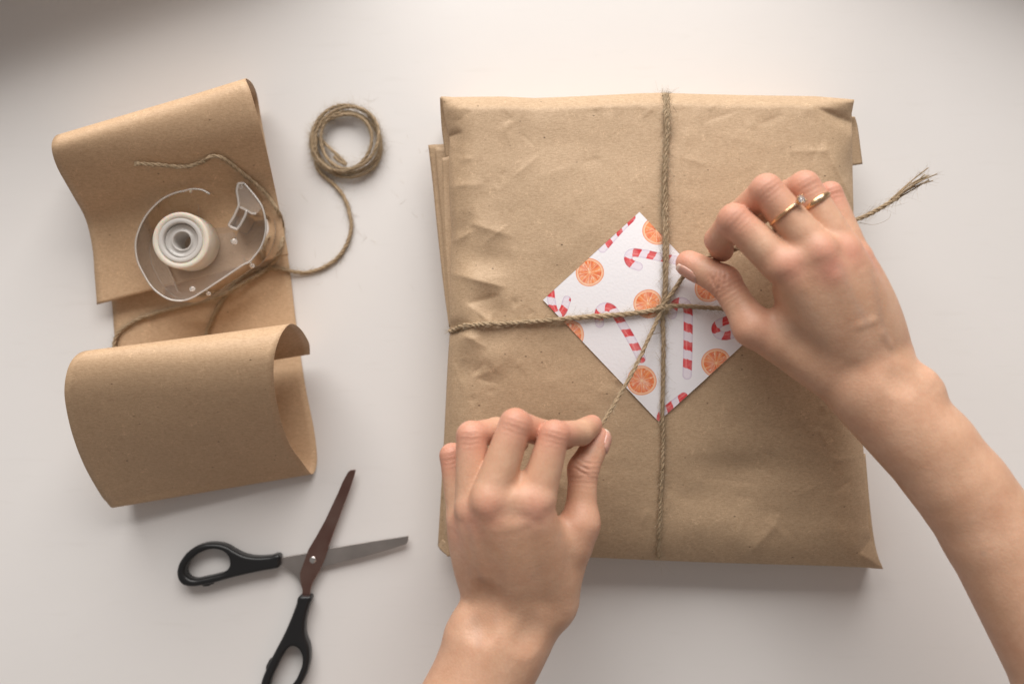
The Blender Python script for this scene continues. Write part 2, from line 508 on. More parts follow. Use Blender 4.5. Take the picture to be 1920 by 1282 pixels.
    z += fold((838, 350), (915, 345), 1.0, 4, 4, 0.25) + fold((838, 258), (868, 247), -3.0, 2.5, 2.5, 0.35)
    z += dent(853, 614, 7, 4, -3.6)                       # twine bites into the left edge
    z += fold((846, 270), (862, 500), 1.4, 3, 6, 0.5) + fold((850, 640), (846, 820), 0.9, 3, 5, 0.4)
    # upper right corner: rolled rim and the facets that fall off towards the edge
    z += slope((1553, 283), (1606, 392), 0.9, 14)
    z += fold((1526, 189), (1612, 193), 2.8, 4.0, 2.0, 0.55)
    z += fold((1524, 199), (1618, 240), -6.0, 5.0, 7.0, 0.7)
    z += fold((1568, 225), (1604, 268), 1.6, 6.0, 4.0, 0.6)
    z += fold((1470, 285), (1560, 282), 0.9, 3, 3, 0.85) + fold((1548, 278), (1606, 392), 1.3, 5, 1.5, 0.3)
    # bottom right and the broad hollows of the lower half
    z += dent(1390, 876, 26, 8, -3.0) + dent(1330, 925, 34, 11, -1.6) + dent(1440, 990, 22, 12, -1.4)
    z += fold((1392, 1052), (1465, 975), 2.4, 12, 5, 0.4) + fold((1490, 930), (1545, 905), 0.6, 2, 2, 0.5)
    z += dent(1180, 985, 26, 11, -1.4) + dent(1140, 860, 22, 26, 0.9)
    z += fold((1310, 896), (1430, 906), -1.2, 8, 12, 0.5)
    z += fold((1612, 1036), (1655, 1065), 2.2, 3, 4, 0.4) + fold((1608, 1040), (1640, 1000), -1.8, 3, 3, 0.5)
    z += dent(1130, 300, 34, 18, -0.9) + dent(985, 270, 30, 16, -0.9) + dent(940, 400, 20, 22, -1.2) + dent(1003, 190, 10, 8, -1.2)
    z += fold((990, 338), (1110, 298), 0.5, 7, 7, 0.5) + fold((1310, 246), (1440, 272), 0.45, 8, 8, 0.5) + fold((1110, 740), (1180, 720), 0.4, 5, 5, 0.5)
    r_ = np.random.default_rng(21)
    for _ in range(180):
        e_ = r_.random()
        if e_ < 0.32: x_, y_ = r_.uniform(845, 960), r_.uniform(200, 1030)
        elif e_ < 0.5: x_, y_ = r_.uniform(1500, 1615), r_.uniform(200, 1050)
        elif e_ < 0.66: x_, y_ = r_.uniform(850, 1600), r_.uniform(184, 240)
        elif e_ < 0.84: x_, y_ = r_.uniform(850, 1620), r_.uniform(960, 1050)
        else: x_, y_ = r_.uniform(850, 1600), r_.uniform(200, 1040)
        an, ln_ = r_.uniform(0, 2 * np.pi), r_.uniform(18, 75)
        z += fold((x_, y_), (x_ + ln_ * np.cos(an), y_ + ln_ * np.sin(an)), r_.choice((-1, 1)) * r_.uniform(0.15, 0.75), r_.uniform(0.9, 4.5), r_.uniform(0.9, 4.5), r_.uniform(0.25, 0.75))
    # twine bites along the vertical strand near the edges
    z += dent(1242, 178, 5, 4, -1.2) + dent(1235, 1046, 5, 4, -1.6)
    return C, z
C_, Z_ = parcel_surface()
nv_, nu_ = Z_.shape
PX = np.stack([(C_[..., 0] - 960) * (H - Z_) / F, (641 - C_[..., 1]) * (H - Z_) / F, Z_], -1)
parcel = empty('wrapped_parcel', P(1232, 620, 0))
tag(parcel, 'flat parcel wrapped in brown kraft paper with folded ends, tied with twine', 'parcel')
def parcel_mesh():
    v = PX.reshape(-1, 3)
    f = grid_faces(nv_, nu_)[:, ::-1]
    idx = np.arange(nv_ * nu_).reshape(nv_, nu_)
    ring = np.concatenate([idx[0], idx[1:, -1], idx[-1, -2::-1], idx[-2:0:-1, 0]])
    m = len(ring)
    rp = v[ring]
    c = rp[:, :2].mean(0)
    tg = np.roll(rp, -1, 0) - np.roll(rp, 1, 0)
    nrm = np.stack([tg[:, 1], -tg[:, 0]], 1); nrm /= np.linalg.norm(nrm, axis=1)[:, None] + 1e-9
    sgn = np.sign(((rp[:, :2] - c) * nrm).sum(1)); nrm *= sgn[:, None]
    k = len(ring)
    for _ in range(12): nrm = (nrm + np.roll(nrm, 1, 0) + np.roll(nrm, -1, 0)) / 3
    rows = []
    prof = [(0.3, 0.985), (0.5, 0.95), (0.4, 0.86), (0.0, 0.70), (-0.8, 0.5), (-1.6, 0.3), (-2.2, 0.1), (-3.0, 0.012)]
    ang = np.linspace(0, 60, m)
    for j, (o, zz) in enumerate(prof):
        q = rp.copy()
        w = 0.5 * vnoise(ang, np.full(m, j * 0.6), 8)
        q[:, :2] += nrm * (o + w * min(1, j / 3))[:, None] if False else nrm * (o + w * min(1, j / 3))[:, None]
        q[:, 2] = rp[:, 2] * zz
        rows.append(q)
    allv = np.concatenate([v] + rows)
    fs = [f]
    prev = ring
    base = len(v)
    for j in range(len(prof)):
        cur = base + j * m + np.arange(m)
        fs.append(np.stack([prev, np.roll(prev, -1), np.roll(cur, -1), cur], 1)[:, ::-1])
        prev = cur
    o = build('paper_wrapper', allv, np.concatenate(fs), M['kraft'], parcel)
    recalc(o)
    return o, allv, np.concatenate(fs)
wrap, wv_, wf_ = parcel_mesh()
BV_PAR = BVHTree.FromPolygons([Vector(p) for p in PX.reshape(-1, 3)[:]], [tuple(q) for q in grid_faces(nv_, nu_)])

def flap(outer, inner, **kw):
    o, _, _ = sheet('folded_flap', [P(*p) for p in outer], [P(*p) for p in inner], M['kraft'], parcel, per=8, cols=8, ripple=0.35, **kw)
    return o
# left end of the wrapping: layers of folded paper that stick out past the body
flap([(803,272,24),(811,340,24),(820,430,25),(831,530,27),(842,614,31)], [(838,270,30),(846,340,30),(850,430,30),(856,530,31),(862,614,32)], seed=1)
flap([(815,276,31),(821,345,30),(829,430,31),(836,530,32),(843,612,34)], [(846,275,34),(852,340,34),(856,430,34),(860,530,34),(866,614,35)], seed=2)
flap([(829,296,39),(831,350,37),(834,430,38),(838,520,38),(844,610,38)], [(850,292,40),(856,350,40),(858,430,40),(862,530,40),(866,610,40)], seed=3)
flap([(825,183,46),(826,210,42),(829,248,38),(836,297,36)], [(850,183,43),(852,210,42),(856,248,41),(860,300,40)], seed=4)
flap([(843,628,33),(839,690,31),(835,770,28),(831,850,24),(826,940,19),(821,1023,13)], [(868,628,33),(866,690,32),(862,770,29),(860,850,26),(858,940,22),(857,1030,18)], seed=5)
flap([(843,630,37),(840,690,35),(837,770,32),(833,860,27),(830,935,23)], [(868,630,38),(866,690,36),(864,770,33),(860,850,29),(858,935,25)], seed=6)
flap([(821,1022,14),(826,1030,18),(838,1040,22),(858,1047,24)], [(830,1010,20),(838,1018,23),(850,1028,25),(866,1038,26)], seed=7)
# right end
flap([(1603,219,34),(1608,238,31),(1613,275,29),(1617,308,27)], [(1580,219,36),(1580,240,35),(1582,275,34),(1584,313,33)], seed=8)
flap([(1622,850,26),(1629,930,21),(1635,985,17),(1641,1022,13),(1648,1048,10)], [(1596,850,30),(1600,930,26),(1604,985,23),(1606,1022,20),(1608,1048,17)], seed=9)

# ------------------------------------------------------------------ gift card with its print
CARD = [(1199,397),(1018,562),(1235,790),(1416,625)]      # top, left, bottom, right
def seg_dist(x, y, pts):
    """distance to a polyline and arc length of the nearest point"""
    best = np.full(x.shape, 1e9); arc = np.zeros(x.shape); side = np.zeros(x.shape)
    s0 = 0.0
    for a, b in zip(pts[:-1], pts[1:]):
        dx, dy = b[0] - a[0], b[1] - a[1]
        ln = math.hypot(dx, dy)
        t = np.clip(((x - a[0]) * dx + (y - a[1]) * dy) / ln ** 2, 0, 1)
        ex, ey = x - a[0] - t * dx, y - a[1] - t * dy
        d = np.hypot(ex, ey)
        m = d < best
        best[m] = d[m]; arc[m] = s0 + t[m] * ln
        side[m] = ((dx * ey - dy * ex) / ln)[m]
        s0 += ln
    return best, arc, side
def srgb(r, g, b):
    c = np.array((r, g, b)) / 255.0
    return np.where(c <= 0.04045, c / 12.92, ((c + 0.055) / 1.055) ** 2.4)
def paint_card(x, y):
    """print of orange slices and candy canes; x, y in units of a third of a photo pixel, origin (1000, 380)"""
    col = np.empty(x.shape + (3,)); col[:] = srgb(243, 240, 243)
    def put(mask, c):
        a = np.clip(mask, 0, 1)[..., None]
        col[:] = col * (1 - a) + np.asarray(c) * a
    def orange(cx, cy, r, rot=0.0, seed=0):
        dx, dy = x - cx, y - cy
        th = np.arctan2(dy, dx) + rot
        d = np.hypot(dx, dy)
        d = d / (1 + 0.02 * np.sin(3 * th + seed))
        def disc(rr): return np.clip((rr - d) / 2.5 + 0.5, 0, 1)
        put(disc(r), srgb(238, 138, 88)); put(disc(r - 4), srgb(249, 190, 150)); put(disc(r - 11), srgb(252, 214, 180))
        nz = vnoise(th * 6.5 + 40, d / 26 + seed, 20 + seed) + 0.6 * vnoise(th * 15 + 80, d / 14, 30 + seed)
        fl = np.clip(0.5 + 0.5 * nz, 0, 1)[..., None]
        flesh = srgb(228, 98, 48) * (1 - fl) + srgb(250, 158, 92) * fl
        a = disc(r - 14)[..., None]
        col[:] = col * (1 - a) + flesh * a
        ns = 10
        ph = (th * ns / (2 * np.pi)) % 1.0
        wdt = np.minimum(ph, 1 - ph) * 2 * np.pi / ns * d
        put(np.clip((2.6 - wdt) / 2.5, 0, 1) * disc(r - 13) * 0.8, srgb(253, 205, 165))
        put(np.clip((9 - d) / 4, 0, 1), srgb(252, 200, 150))
        glare = np.clip(vnoise(th * 9 + 10, d / 18, 60 + seed) - 0.42, 0, 1) * 1.6 * disc(r - 16)
        put(glare, srgb(254, 222, 190))
    def cane(pts, w=25.0, period=46.0, off=0.0, seed=0):
        pp = catmull(pts, 8)[:, :2]
        d, arc, side = seg_dist(x, y, pp)
        body = np.clip((w - d) / 2.5 + 0.5, 0, 1)
        put(body, srgb(238, 228, 238))
        put(body * np.clip((d - w * 0.55) / (w * 0.5), 0, 1) * 0.65, srgb(206, 190, 214))
        s = (arc + off + 0.35 * side + 3 * vnoise(arc / 20, side / 12, seed)) % (2 * period)
        red = np.clip((np.minimum(s, period - s)) / 2.5 + 0.5, 0, 1) * (s < period + 2)
        put(body * red, srgb(226, 58, 62))
        put(body * red * np.clip((side / w - 0.25) * 1.5, 0, 1) * 0.55, srgb(186, 28, 48))
        put(body * red * np.exp(-((side / w + 0.30) / 0.16) ** 2) * 0.65, srgb(248, 140, 138))
        put(np.clip(1 - np.abs(d - w + 0.8) / 1.6, 0, 1) * 0.40, srgb(150, 110, 150))
    cane([(860, 338), (780, 322), (700, 306), (610, 289), (562, 288), (543, 312), (556, 346), (602, 366)], 24, 44, 10, 1)
    cane([(618, 892), (560, 780), (500, 680), (455, 614), (418, 596), (386, 608), (374, 645), (380, 690)], 25, 46, 40, 2)
    cane([(880, 985), (884, 850), (886, 700), (884, 610), (868, 575), (836, 568), (806, 590), (794, 640)], 26, 52, 68, 3)
    cane([(1180, 640), (1120, 668), (1064, 690), (1043, 718), (1058, 752), (1100, 762), (1140, 752)], 24, 42, 20, 4)
    cane([(98, 505), (105, 570), (122, 625), (150, 640), (174, 610), (192, 556)], 23, 44, 8, 5)
    cane([(396, 262), (480, 165), (560, 85)], 25, 44, 60, 6)
    cane([(728, 1260), (735, 1215), (775, 1175), (860, 1110)], 25, 44, 0, 7)
    orange(322, 398, 81, 0.2, 1); orange(706, 160, 81, 0.9, 2); orange(656, 578, 82, 0.5, 3); orange(207, 757, 84, 0.1, 4)
    orange(1004, 487, 82, 0.7, 5); orange(620, 1017, 85, 0.3, 6); orange(1046, 917, 84, 1.1, 7)
    wash = 0.06 + 0.09 * vnoise(x / 34 + 5, y / 31 + 3, 77) + 0.05 * vnoise(x / 9, y / 8, 78)
    col = col + (np.array(srgb(246, 242, 243)) - col) * np.clip(wash, 0, 1)[..., None]
    return col
def gift_card():
    nu, nv = 330, 420
    zt = 61.5
    tp, lf, bt, rt = [np.array(c, float) for c in CARD]
    u = np.linspace(0, 1, nu)[None, :, None]; v = np.linspace(0, 1, nv)[:, None, None]
    px = tp + (lf - tp) * u + (rt - tp) * v
    c = paint_card((px[..., 0] - 1000) * 3.052, (px[..., 1] - 380) * 3.052)
    # the card lies along the bulge of the parcel: a smooth fit of what is under it
    gu, gv = np.meshgrid(np.linspace(0, 1, 24), np.linspace(0, 1, 24))
    gp = tp + (lf - tp) * gu[..., None] + (rt - tp) * gv[..., None]
    gz = np.array([BV_PAR.ray_cast(Vector((*P(*q, zt)[:2], 150)), Vector((0, 0, -1)))[0].z for q in gp.reshape(-1, 2)])
    basis = lambda a, b: np.stack([np.ones(a.size), a.ravel(), b.ravel(), a.ravel() ** 2, a.ravel() * b.ravel(), b.ravel() ** 2], 1)
    co = np.linalg.lstsq(basis(gu, gv), gz, rcond=None)[0]
    lift = (gz - basis(gu, gv) @ co).max() + 0.25
    U, V = np.broadcast_arrays(u[..., 0], v[..., 0])
    z = (basis(U, V) @ co).reshape(U.shape) + lift
    XY = np.stack([(px[..., 0] - 960) * (H - z) / F, (641 - px[..., 1]) * (H - z) / F, z], -1).reshape(-1, 3)
    n = len(XY)
    idx = np.arange(n).reshape(nv, nu)
    ring = np.concatenate([idx[0], idx[1:, -1], idx[-1, -2::-1], idx[-2:0:-1, 0]])
    low = XY[ring].copy(); low[:, 2] -= 0.45
    m = len(ring)
    cur = n + np.arange(m)
    f = np.concatenate([grid_faces(nv, nu), np.stack([ring, np.roll(ring, -1), np.roll(cur, -1), cur], 1)])
    o = build('gift_card', np.concatenate([XY, low]), f, None)
    colr = np.concatenate([c.reshape(-1, 3), np.tile(srgb(240, 237, 238), (m, 1))])
    fattr(o, 'print', np.concatenate([colr, np.ones((n + m, 1))], 1), 'FLOAT_COLOR')
    t = NT('printed_card')
    w = t.noise(t.coord(), 900, 3)
    cc = t.mix(t.math('MULTIPLY', w, 0.08), t.attr('print').outputs['Color'], (0.6, 0.55, 0.55))
    t.l(cc, t.b.inputs['Base Color'])
    t.set(Roughness=0.6, Specular_IOR_Level=0.35)
    t.l(t.bump(t.noise(t.coord(), 700, 3), 0.35, 0.0003), t.b.inputs['Normal'])
    o.data.materials.append(t.m)
    tag(o, 'white gift card printed with orange slices and red striped candy canes, lying on the parcel', 'gift card')
    kz = lambda px_, py_: float((basis(*[np.array([q]) for q in np.linalg.solve(np.stack([lf - tp, rt - tp], 1), np.array((px_, py_), float) - tp)]) @ co)[0] + lift)
    return kz
card_z = gift_card()
ZC = card_z(1243, 580)

# ------------------------------------------------------------------ jute twine
def frames(p):
    tg = np.gradient(p, axis=0); tg /= np.linalg.norm(tg, axis=1)[:, None] + 1e-12
    n = np.cross(tg[0], (0, 0, 1.0))
    if np.linalg.norm(n) < 1e-3: n = np.array((1.0, 0, 0))
    n /= np.linalg.norm(n)
    N = np.empty_like(p)
    for i in range(len(p)):
        n = n - tg[i] * n.dot(tg[i]); n /= np.linalg.norm(n) + 1e-12
        N[i] = n
    return tg, N, np.cross(tg, N)
class Twine:
    def __init__(s): s.v, s.f, s.a, s.n, s.hv, s.hf, s.hn = [], [], [], 0, [], [], 0
    def tube(s, p, r, sides=7, seed=0.0):
        tg, N, B = frames(p)
        a = np.linspace(0, 2 * np.pi, sides, endpoint=False)
        r = np.broadcast_to(np.asarray(r, float), (len(p),))
        v = p[:, None] + r[:, None, None] * (np.cos(a)[None, :, None] * N[:, None] + np.sin(a)[None, :, None] * B[:, None])
        L = np.concatenate([[0], np.cumsum(np.linalg.norm(np.diff(p, axis=0), axis=1))])
        s.v.append(v.reshape(-1, 3)); s.f.append(grid_faces(len(p), sides, True) + s.n)
        fa = np.stack(np.broadcast_arrays(L[:, None], np.cos(a)[None] * 0.8 + seed, np.sin(a)[None] * 0.8), -1)
        s.a.append(fa.reshape(-1, 3)); s.n += v.shape[0] * sides
    def strand(s, path, R=1.5, plies=2, pitch=9.0, step=0.55, fuzz=1.6, flen=(2.0, 7.0), phase=0.0, fr=0.055, up=True):
        plies = 3 if plies == 2 else plies
        R = R * 0.90
        p = resample(path, step)
        tg, N, B = frames(p)
        L = np.concatenate([[0], np.cumsum(np.linalg.norm(np.diff(p, axis=0), axis=1))])
        for k in range(plies):
            ph = phase + 2 * np.pi * k / plies + 2 * np.pi * L / (pitch * 1.45) + 0.9 * np.sin(L / 13 + phase) + 1.3 * vnoise(L / 9.0 + 7, np.full_like(L, phase * 5), 14)
            off = R * (0.46 if plies == 3 else 0.55) * (1 + 0.14 * np.sin(L * 0.9 + k * 2))
            q = p + (np.cos(ph)[:, None] * N + np.sin(ph)[:, None] * B) * off[:, None]
            rr = R * (0.56 if plies == 3 else 0.9) * (1 + 0.22 * vnoise(L * 0.8, np.full_like(L, k * 3.7 + phase), 9))
            s.tube(q, rr, 7, seed=k * 2.3 + phase)
        for _ in range(int(L[-1] * fuzz * 2.8)):
            i = random.randrange(1, len(p) - 1)
            an = random.uniform(0, 2 * math.pi)
            o = math.cos(an) * N[i] + math.sin(an) * B[i]
            d = tg[i] * random.choice((-1, 1)) * random.uniform(0.7, 1.6) + o * random.uniform(0.15, 0.9)
            d /= np.linalg.norm(d)
            ln = random.uniform(*flen) * (1.0 if random.random() < 0.9 else 1.8)
            cur = np.cross(d, rng.normal(size=3)) * random.uniform(0.2, 1.1)
            tt = np.linspace(0, 1, 5)[:, None]
            h = p[i] + o * R * 0.8 + d * ln * tt + cur * ln * 0.45 * tt ** 2
            if up: h[:, 2] = np.maximum(h[:, 2], p[i][2] - R + 0.1)
            s.hair(h, random.uniform(0.45, 1.15) * fr)
    def hair(s, h, r):
        tg, N, B = frames(h)
        a = np.array((0, 2.094, 4.189))
        rr = r * np.linspace(1, 0.5, len(h))
        v = h[:, None] + rr[:, None, None] * (np.cos(a)[None, :, None] * N[:, None] + np.sin(a)[None, :, None] * B[:, None])
        s.hv.append(v.reshape(-1, 3)); s.hf.append(grid_faces(len(h), 3, True) + s.hn); s.hn += len(h) * 3
    def finish(s, name, parent_loc, label, cat):
        root = empty(name, parent_loc)
        tag(root, label, cat)
        o = build('twisted_strand', np.concatenate(s.v), np.concatenate(s.f), M['jute'], root)
        fattr(o, 'fib', np.concatenate(s.a), 'FLOAT_VECTOR')
        h = build('loose_fibre', np.concatenate(s.hv), np.concatenate(s.hf), M['fibre'], root)
        tag(h, kind='stuff')
        return root
def on_parcel(px, py, r, extra=0.0):
    return drop(BV_PAR, px, py, r, 48.0) + np.array((0, 0, extra))
def on_card(px, py, r):
    return P(px, py, card_z(px, py) + r)
R1 = 1.55
def side_down(p, outward, n=4):
    o = np.asarray(outward, float)
    return [p + o * 1.2 + np.array((0, 0, -3.5)), p + o * 1.6 + np.array((0, 0, -14)), p + o * 0.6 + np.array((0, 0, -30)), np.array((*(p + o * -0.5)[:2], 2.0))]
def parcel_twine():
    T = Twine()
    # upright strand, doubled above the knot
    vert = [(1247,181),(1248,215),(1249,260),(1246,330),(1245,395)]
    pts = [on_parcel(x, y, R1) for x, y in vert] + [on_card(x, y, R1) for x, y in [(1246,455),(1247,520),(1244,575)]]
    top = pts[0]
    T.strand(catmull(side_down(top, (0, 1, 0))[::-1] + pts, 12), 1.35, 2, 8.0, phase=0.3, fuzz=2.6)
    pts2 = [q + np.array((1.05 + 0.6 * math.sin(i * 1.7), 0, 0.25 * math.cos(i))) for i, q in enumerate(pts)]
    T.strand(catmull(side_down(pts2[0], (0, 1, 0))[::-1] + pts2, 12), 1.25, 2, 7.0, phase=1.9, fuzz=2.6)
    low = [on_card(x, y, 1.4) for x, y in [(1241,572),(1243,610),(1244,650),(1243,720),(1242,778)]] + \
          [on_parcel(x, y, 1.4) for x, y in [(1243,815),(1242,870),(1239,930),(1236,990),(1234,1040)]]
    low[4] = on_card(1242, 778, 1.3)
    T.strand(catmull(low + side_down(low[-1], (0, -1, 0)), 12), 1.4, 2, 8.5, phase=0.8, fuzz=2.2)
    # level strand
    lf = [on_parcel(x, y, R1) for x, y in [(848,620),(866,612),(900,608),(950,606),(1010,602)]] + \
         [on_card(x, y, R1) for x, y in [(1056,598),(1100,594),(1150,591),(1200,586),(1232,580)]]
    T.strand(catmull(side_down(lf[0], (-1, 0, 0))[::-1] + lf, 12), 1.6, 2, 9.5, phase=0.1, fuzz=2.0)
    rt = [P(1240,582,ZC+2.6), P(1256,574,ZC+3.4), P(1285,574,ZC+2.2), P(1330,577,ZC+1.8), P(1390,581,ZC+1.8)] + \
         [on_parcel(x, y, R1) for x, y in [(1450,585),(1520,588),(1590,590)]]
    T.strand(catmull(rt + side_down(rt[-1], (1, 0, 0)), 12), 1.45, 2, 8.5, phase=0.5, fuzz=2.0)
    # knot: two wraps round the crossing
    c = P(1241, 580, ZC + 2.2)
    for k in range(2):
        a = np.linspace(0.2, 2 * math.pi + 0.9, 18)
        q = np.stack([c[0] + (2.6 + k * 0.3) * np.cos(a) * (0.8 if k else 1.1), c[1] + 0.9 * np.sin(a * 1) * 1.6 - 0.9 + 1.8 * k, c[2] + 0.6 + 1.5 * np.sin(a + 1.0 * k)], 1)
        T.strand(q, 1.3, 2, 8.0, phase=k * 1.3, fuzz=2.5)
    # free end pulled by the hand below
    q = [P(1245,572,ZC+3.2), P(1236,592,ZC+3.4), P(1222,622,ZC+4.2), P(1190,690,72), P(1152,757,77.5), P(1127,796,81), P(1117,806,80.5), P(1104,825,77)]
    T.strand(catmull(q, 12), 1.25, 2, 9.0, phase=0.4, fuzz=1.6)
    # free end pulled by the hand on the right, and its frayed tip beyond that hand
    q = [P(1240,580,ZC+3), P(1252,560,ZC+3.6), P(1268,538,67.5), P(1285,513,71), P(1308,490,76), P(1340,475,79), P(1362,472,79.5), P(1400,462,79.5), P(1480,445,76), P(1560,425,74), P(1608,411,74), P(1650,391,75), P(1685,369,76)]
    T.strand(catmull(q, 12), 1.4, 2, 8.5, phase=1.1, fuzz=1.8)
    a, b = P(1672, 377, 75.6), P(1745, 331, 77)
    d = (b - a)
    for k in range(8):
        o = rng.normal(size=3) * np.array((1.0, 1.2, 0.9))
        t = np.linspace(0, random.uniform(0.8, 1.08), 9)[:, None]
        fib = a + d * t + o * (0.3 + 1.0 * t ** 1.5) + rng.normal(size=3) * 1.0 * np.sin(t * 3)
        T.tube(fib, 0.40 * np.linspace(1.2, 0.7, 9), 6, seed=k)
        T.strand(fib, 0.25, 1, 4, fuzz=0.5, up=False)
    # stray dark and pale hairs
    for pts, r in (([(1743,341,77),(1735,329,79),(1723,323,80)], .22), ([(1612,418,72),(1640,421,74),(1665,411,76),(1671,398,78)], .12), ([(1222,627,ZC+1),(1230,625,ZC+1.4),(1238,624,ZC+1.2)], .3),
                   ([(1243,748,ZC+1),(1249,738,ZC+1.6),(1254,733,ZC+2)], .2), ([(1226,427,ZC+1.5),(1234,428,ZC+2),(1240,430,ZC+2)], .16), ([(1251,450,ZC+1),(1256,458,ZC+1.2)], .16),
                   ([(920,598,62),(926,602,63),(935,611,62),(952,612,61)], .12), ([(1262,200,62),(1270,212,62)], .1), ([(1263,213,62),(1285,214,61)], .1), ([(1228,265,62),(1236,258,62)], .1),
                   ([(1030,612,61),(1031,622,61)], .12), ([(1229,660,ZC+.5),(1238,676,ZC+.6),(1240,690,ZC+.6)], .08), ([(1001,745,ZC-1),(1000,745,ZC-1)], .02)):
        T.hair(catmull([P(*q) for q in pts], 6), r)
    T.finish('jute_twine', P(1243, 580, 60), 'jute twine tied crosswise round the parcel, its ends pulled by both hands', 'twine')
parcel_twine()

def coil_twine():
    T = Twine()
    c = P(649, 264, 4)
    turns = 6.2
    a = np.linspace(2.3, 2.3 - 2 * math.pi * turns, int(turns * 26))
    k = np.linspace(0, 1, len(a))
    rad = 20.1 + 2.0 * np.sin(k * 15.5 + 0.5) + 1.3 * np.sin(a * 1.0 + k * 5) + 0.9 * np.sin(a * 2.3 + 1)
    z = 1.7 + 5.6 * (0.5 + 0.5 * np.sin(k * 12.5 - 1.2)) + 0.9 * np.sin(a * 1.7)
    cx = c[0] + 1.6 * np.sin(k * 8); cy = c[1] + 1.4 * np.cos(k * 7)
    ring = np.stack([cx + rad * np.cos(a) * 1.03, cy + rad * np.sin(a) * 0.98, np.maximum(z, 1.6)], 1)[::-1]
    # (reversed: the list now runs from the last turn to the first one)
    start = [P(627, 293, 5), P(633, 300, 5.5), P(648, 306, 6)]
    tail_px = [(587,290,4),(594,312,2.6),(608,330,1.6),(630,350,1.5),(646,372,1.5),(656,402,1.5),(658,432,1.5),(648,462,1.5),(628,488,1.5),(600,504,1.5),(574,511,1.5)]
    tail = [P(*q) for q in tail_px]
    ang_exit = math.atan2(tail[0][1] - c[1], tail[0][0] - c[0])
    n_cut = len(ring)
    # choose where to leave the ring: the last sample that points at the exit
    aa = np.arctan2(ring[:, 1] - c[1], ring[:, 0] - c[0])
    near = [i for i in range(n_cut - 26, n_cut) if abs((aa[i] - ang_exit + math.pi) % (2 * math.pi) - math.pi) < 0.25]
    ring = ring[: (near[-1] if near else n_cut)]
    T.strand(catmull(np.concatenate([start, ring[8:]]), 3), 1.2, 2, 8.0, fuzz=2.2)
    on = lambda x, y, e=0.0: drop(BV_STRIP, x, y, 1.4) + np.array((0, 0, e))
    path = [ring[-3], ring[-1]] + tail[1:] + [P(556,510,2.2)] + [on(x, y, 0.3) for x, y in [(535,506),(512,503),(490,506)]]
    path += [on(468,512,0.4), on(446,527,2.4), on(430,548,1.4)] + [drop(None, x, y, 1.6, 1.2) for x, y in [(415,566),(402,590),(390,616),(380,650),(340,700)]]
    path += [drop(None, x, y, 1.6, 1.2) for x, y in [(270,705),(222,680),(214,648),(222,625),(250,603),(290,588),(330,577)]]
    path += [drop(None, 365, 569, 1.6, 1.6), drop(None, 395, 561, 2.2, 2.5)]
    path += [on(424,553,4.6), on(446,540,4.2), on(470,525,2.6), on(492,512,2.6), on(508,497,1.2), on(521,480,0.6), on(530,452,0.5), on(531,425,0.5), on(523,399,0.5), on(508,375,0.6), on(490,355,0.8), on(470,337,1.0), on(450,322,1.0), on(430,305,1.0), on(412,295,1.2), on(396,295,0.8), on(376,306,0.4), on(350,313,0.3), on(320,312,0.3), on(290,309,0.3), on(257,307,0.3)]
    T.strand(catmull(path, 10), 1.4, 2, 8.0, fuzz=1.3)
    e, dd = on(268, 308, 0.3), (on(254, 308, .3) - on(268, 308, .3))
    for k in range(5):
        t = np.linspace(0, 1.1, 6)[:, None]
        T.tube(e + dd * t + np.array((0, (k - 2) * 0.55, 0.2)) * t ** 1.3, 0.42, 5, seed=k)
    for k in range(26):        # stray lint on the table near the coil
        b = P(random.uniform(560, 800), random.uniform(170, 560), 0.25)
        an = random.uniform(0, 6.283); ln = random.uniform(2, 7); bend = random.uniform(-1.5, 1.5)
        tt = np.linspace(0, 1, 6)
        h = np.stack([b[0] + ln * tt * math.cos(an) - bend * tt ** 2 * math.sin(an), b[1] + ln * tt * math.sin(an) + bend * tt ** 2 * math.cos(an), np.full(6, 0.25)], 1)
        T.hair(h, random.uniform(0.03, 0.06))
    for k in range(60):        # wisps inside and round the coil
        an = random.uniform(0, 6.283); r0 = random.uniform(15, 25)
        b = np.array((c[0] + r0 * math.cos(an), c[1] + r0 * math.sin(an), random.uniform(1, 8)))
        d = rng.normal(size=3) * np.array((4, 4, 1.5))
        t = np.linspace(0, 1, 6)[:, None]
        h = b + d * t + rng.normal(size=3) * 2 * t ** 2; h[:, 2] = np.maximum(h[:, 2], 0.3)
        T.hair(h, 0.045)
    T.finish('jute_twine', c * np.array((1, 1, 0)), 'round coil of jute twine on the table, its tail looping over the kraft paper', 'twine')
coil_twine()

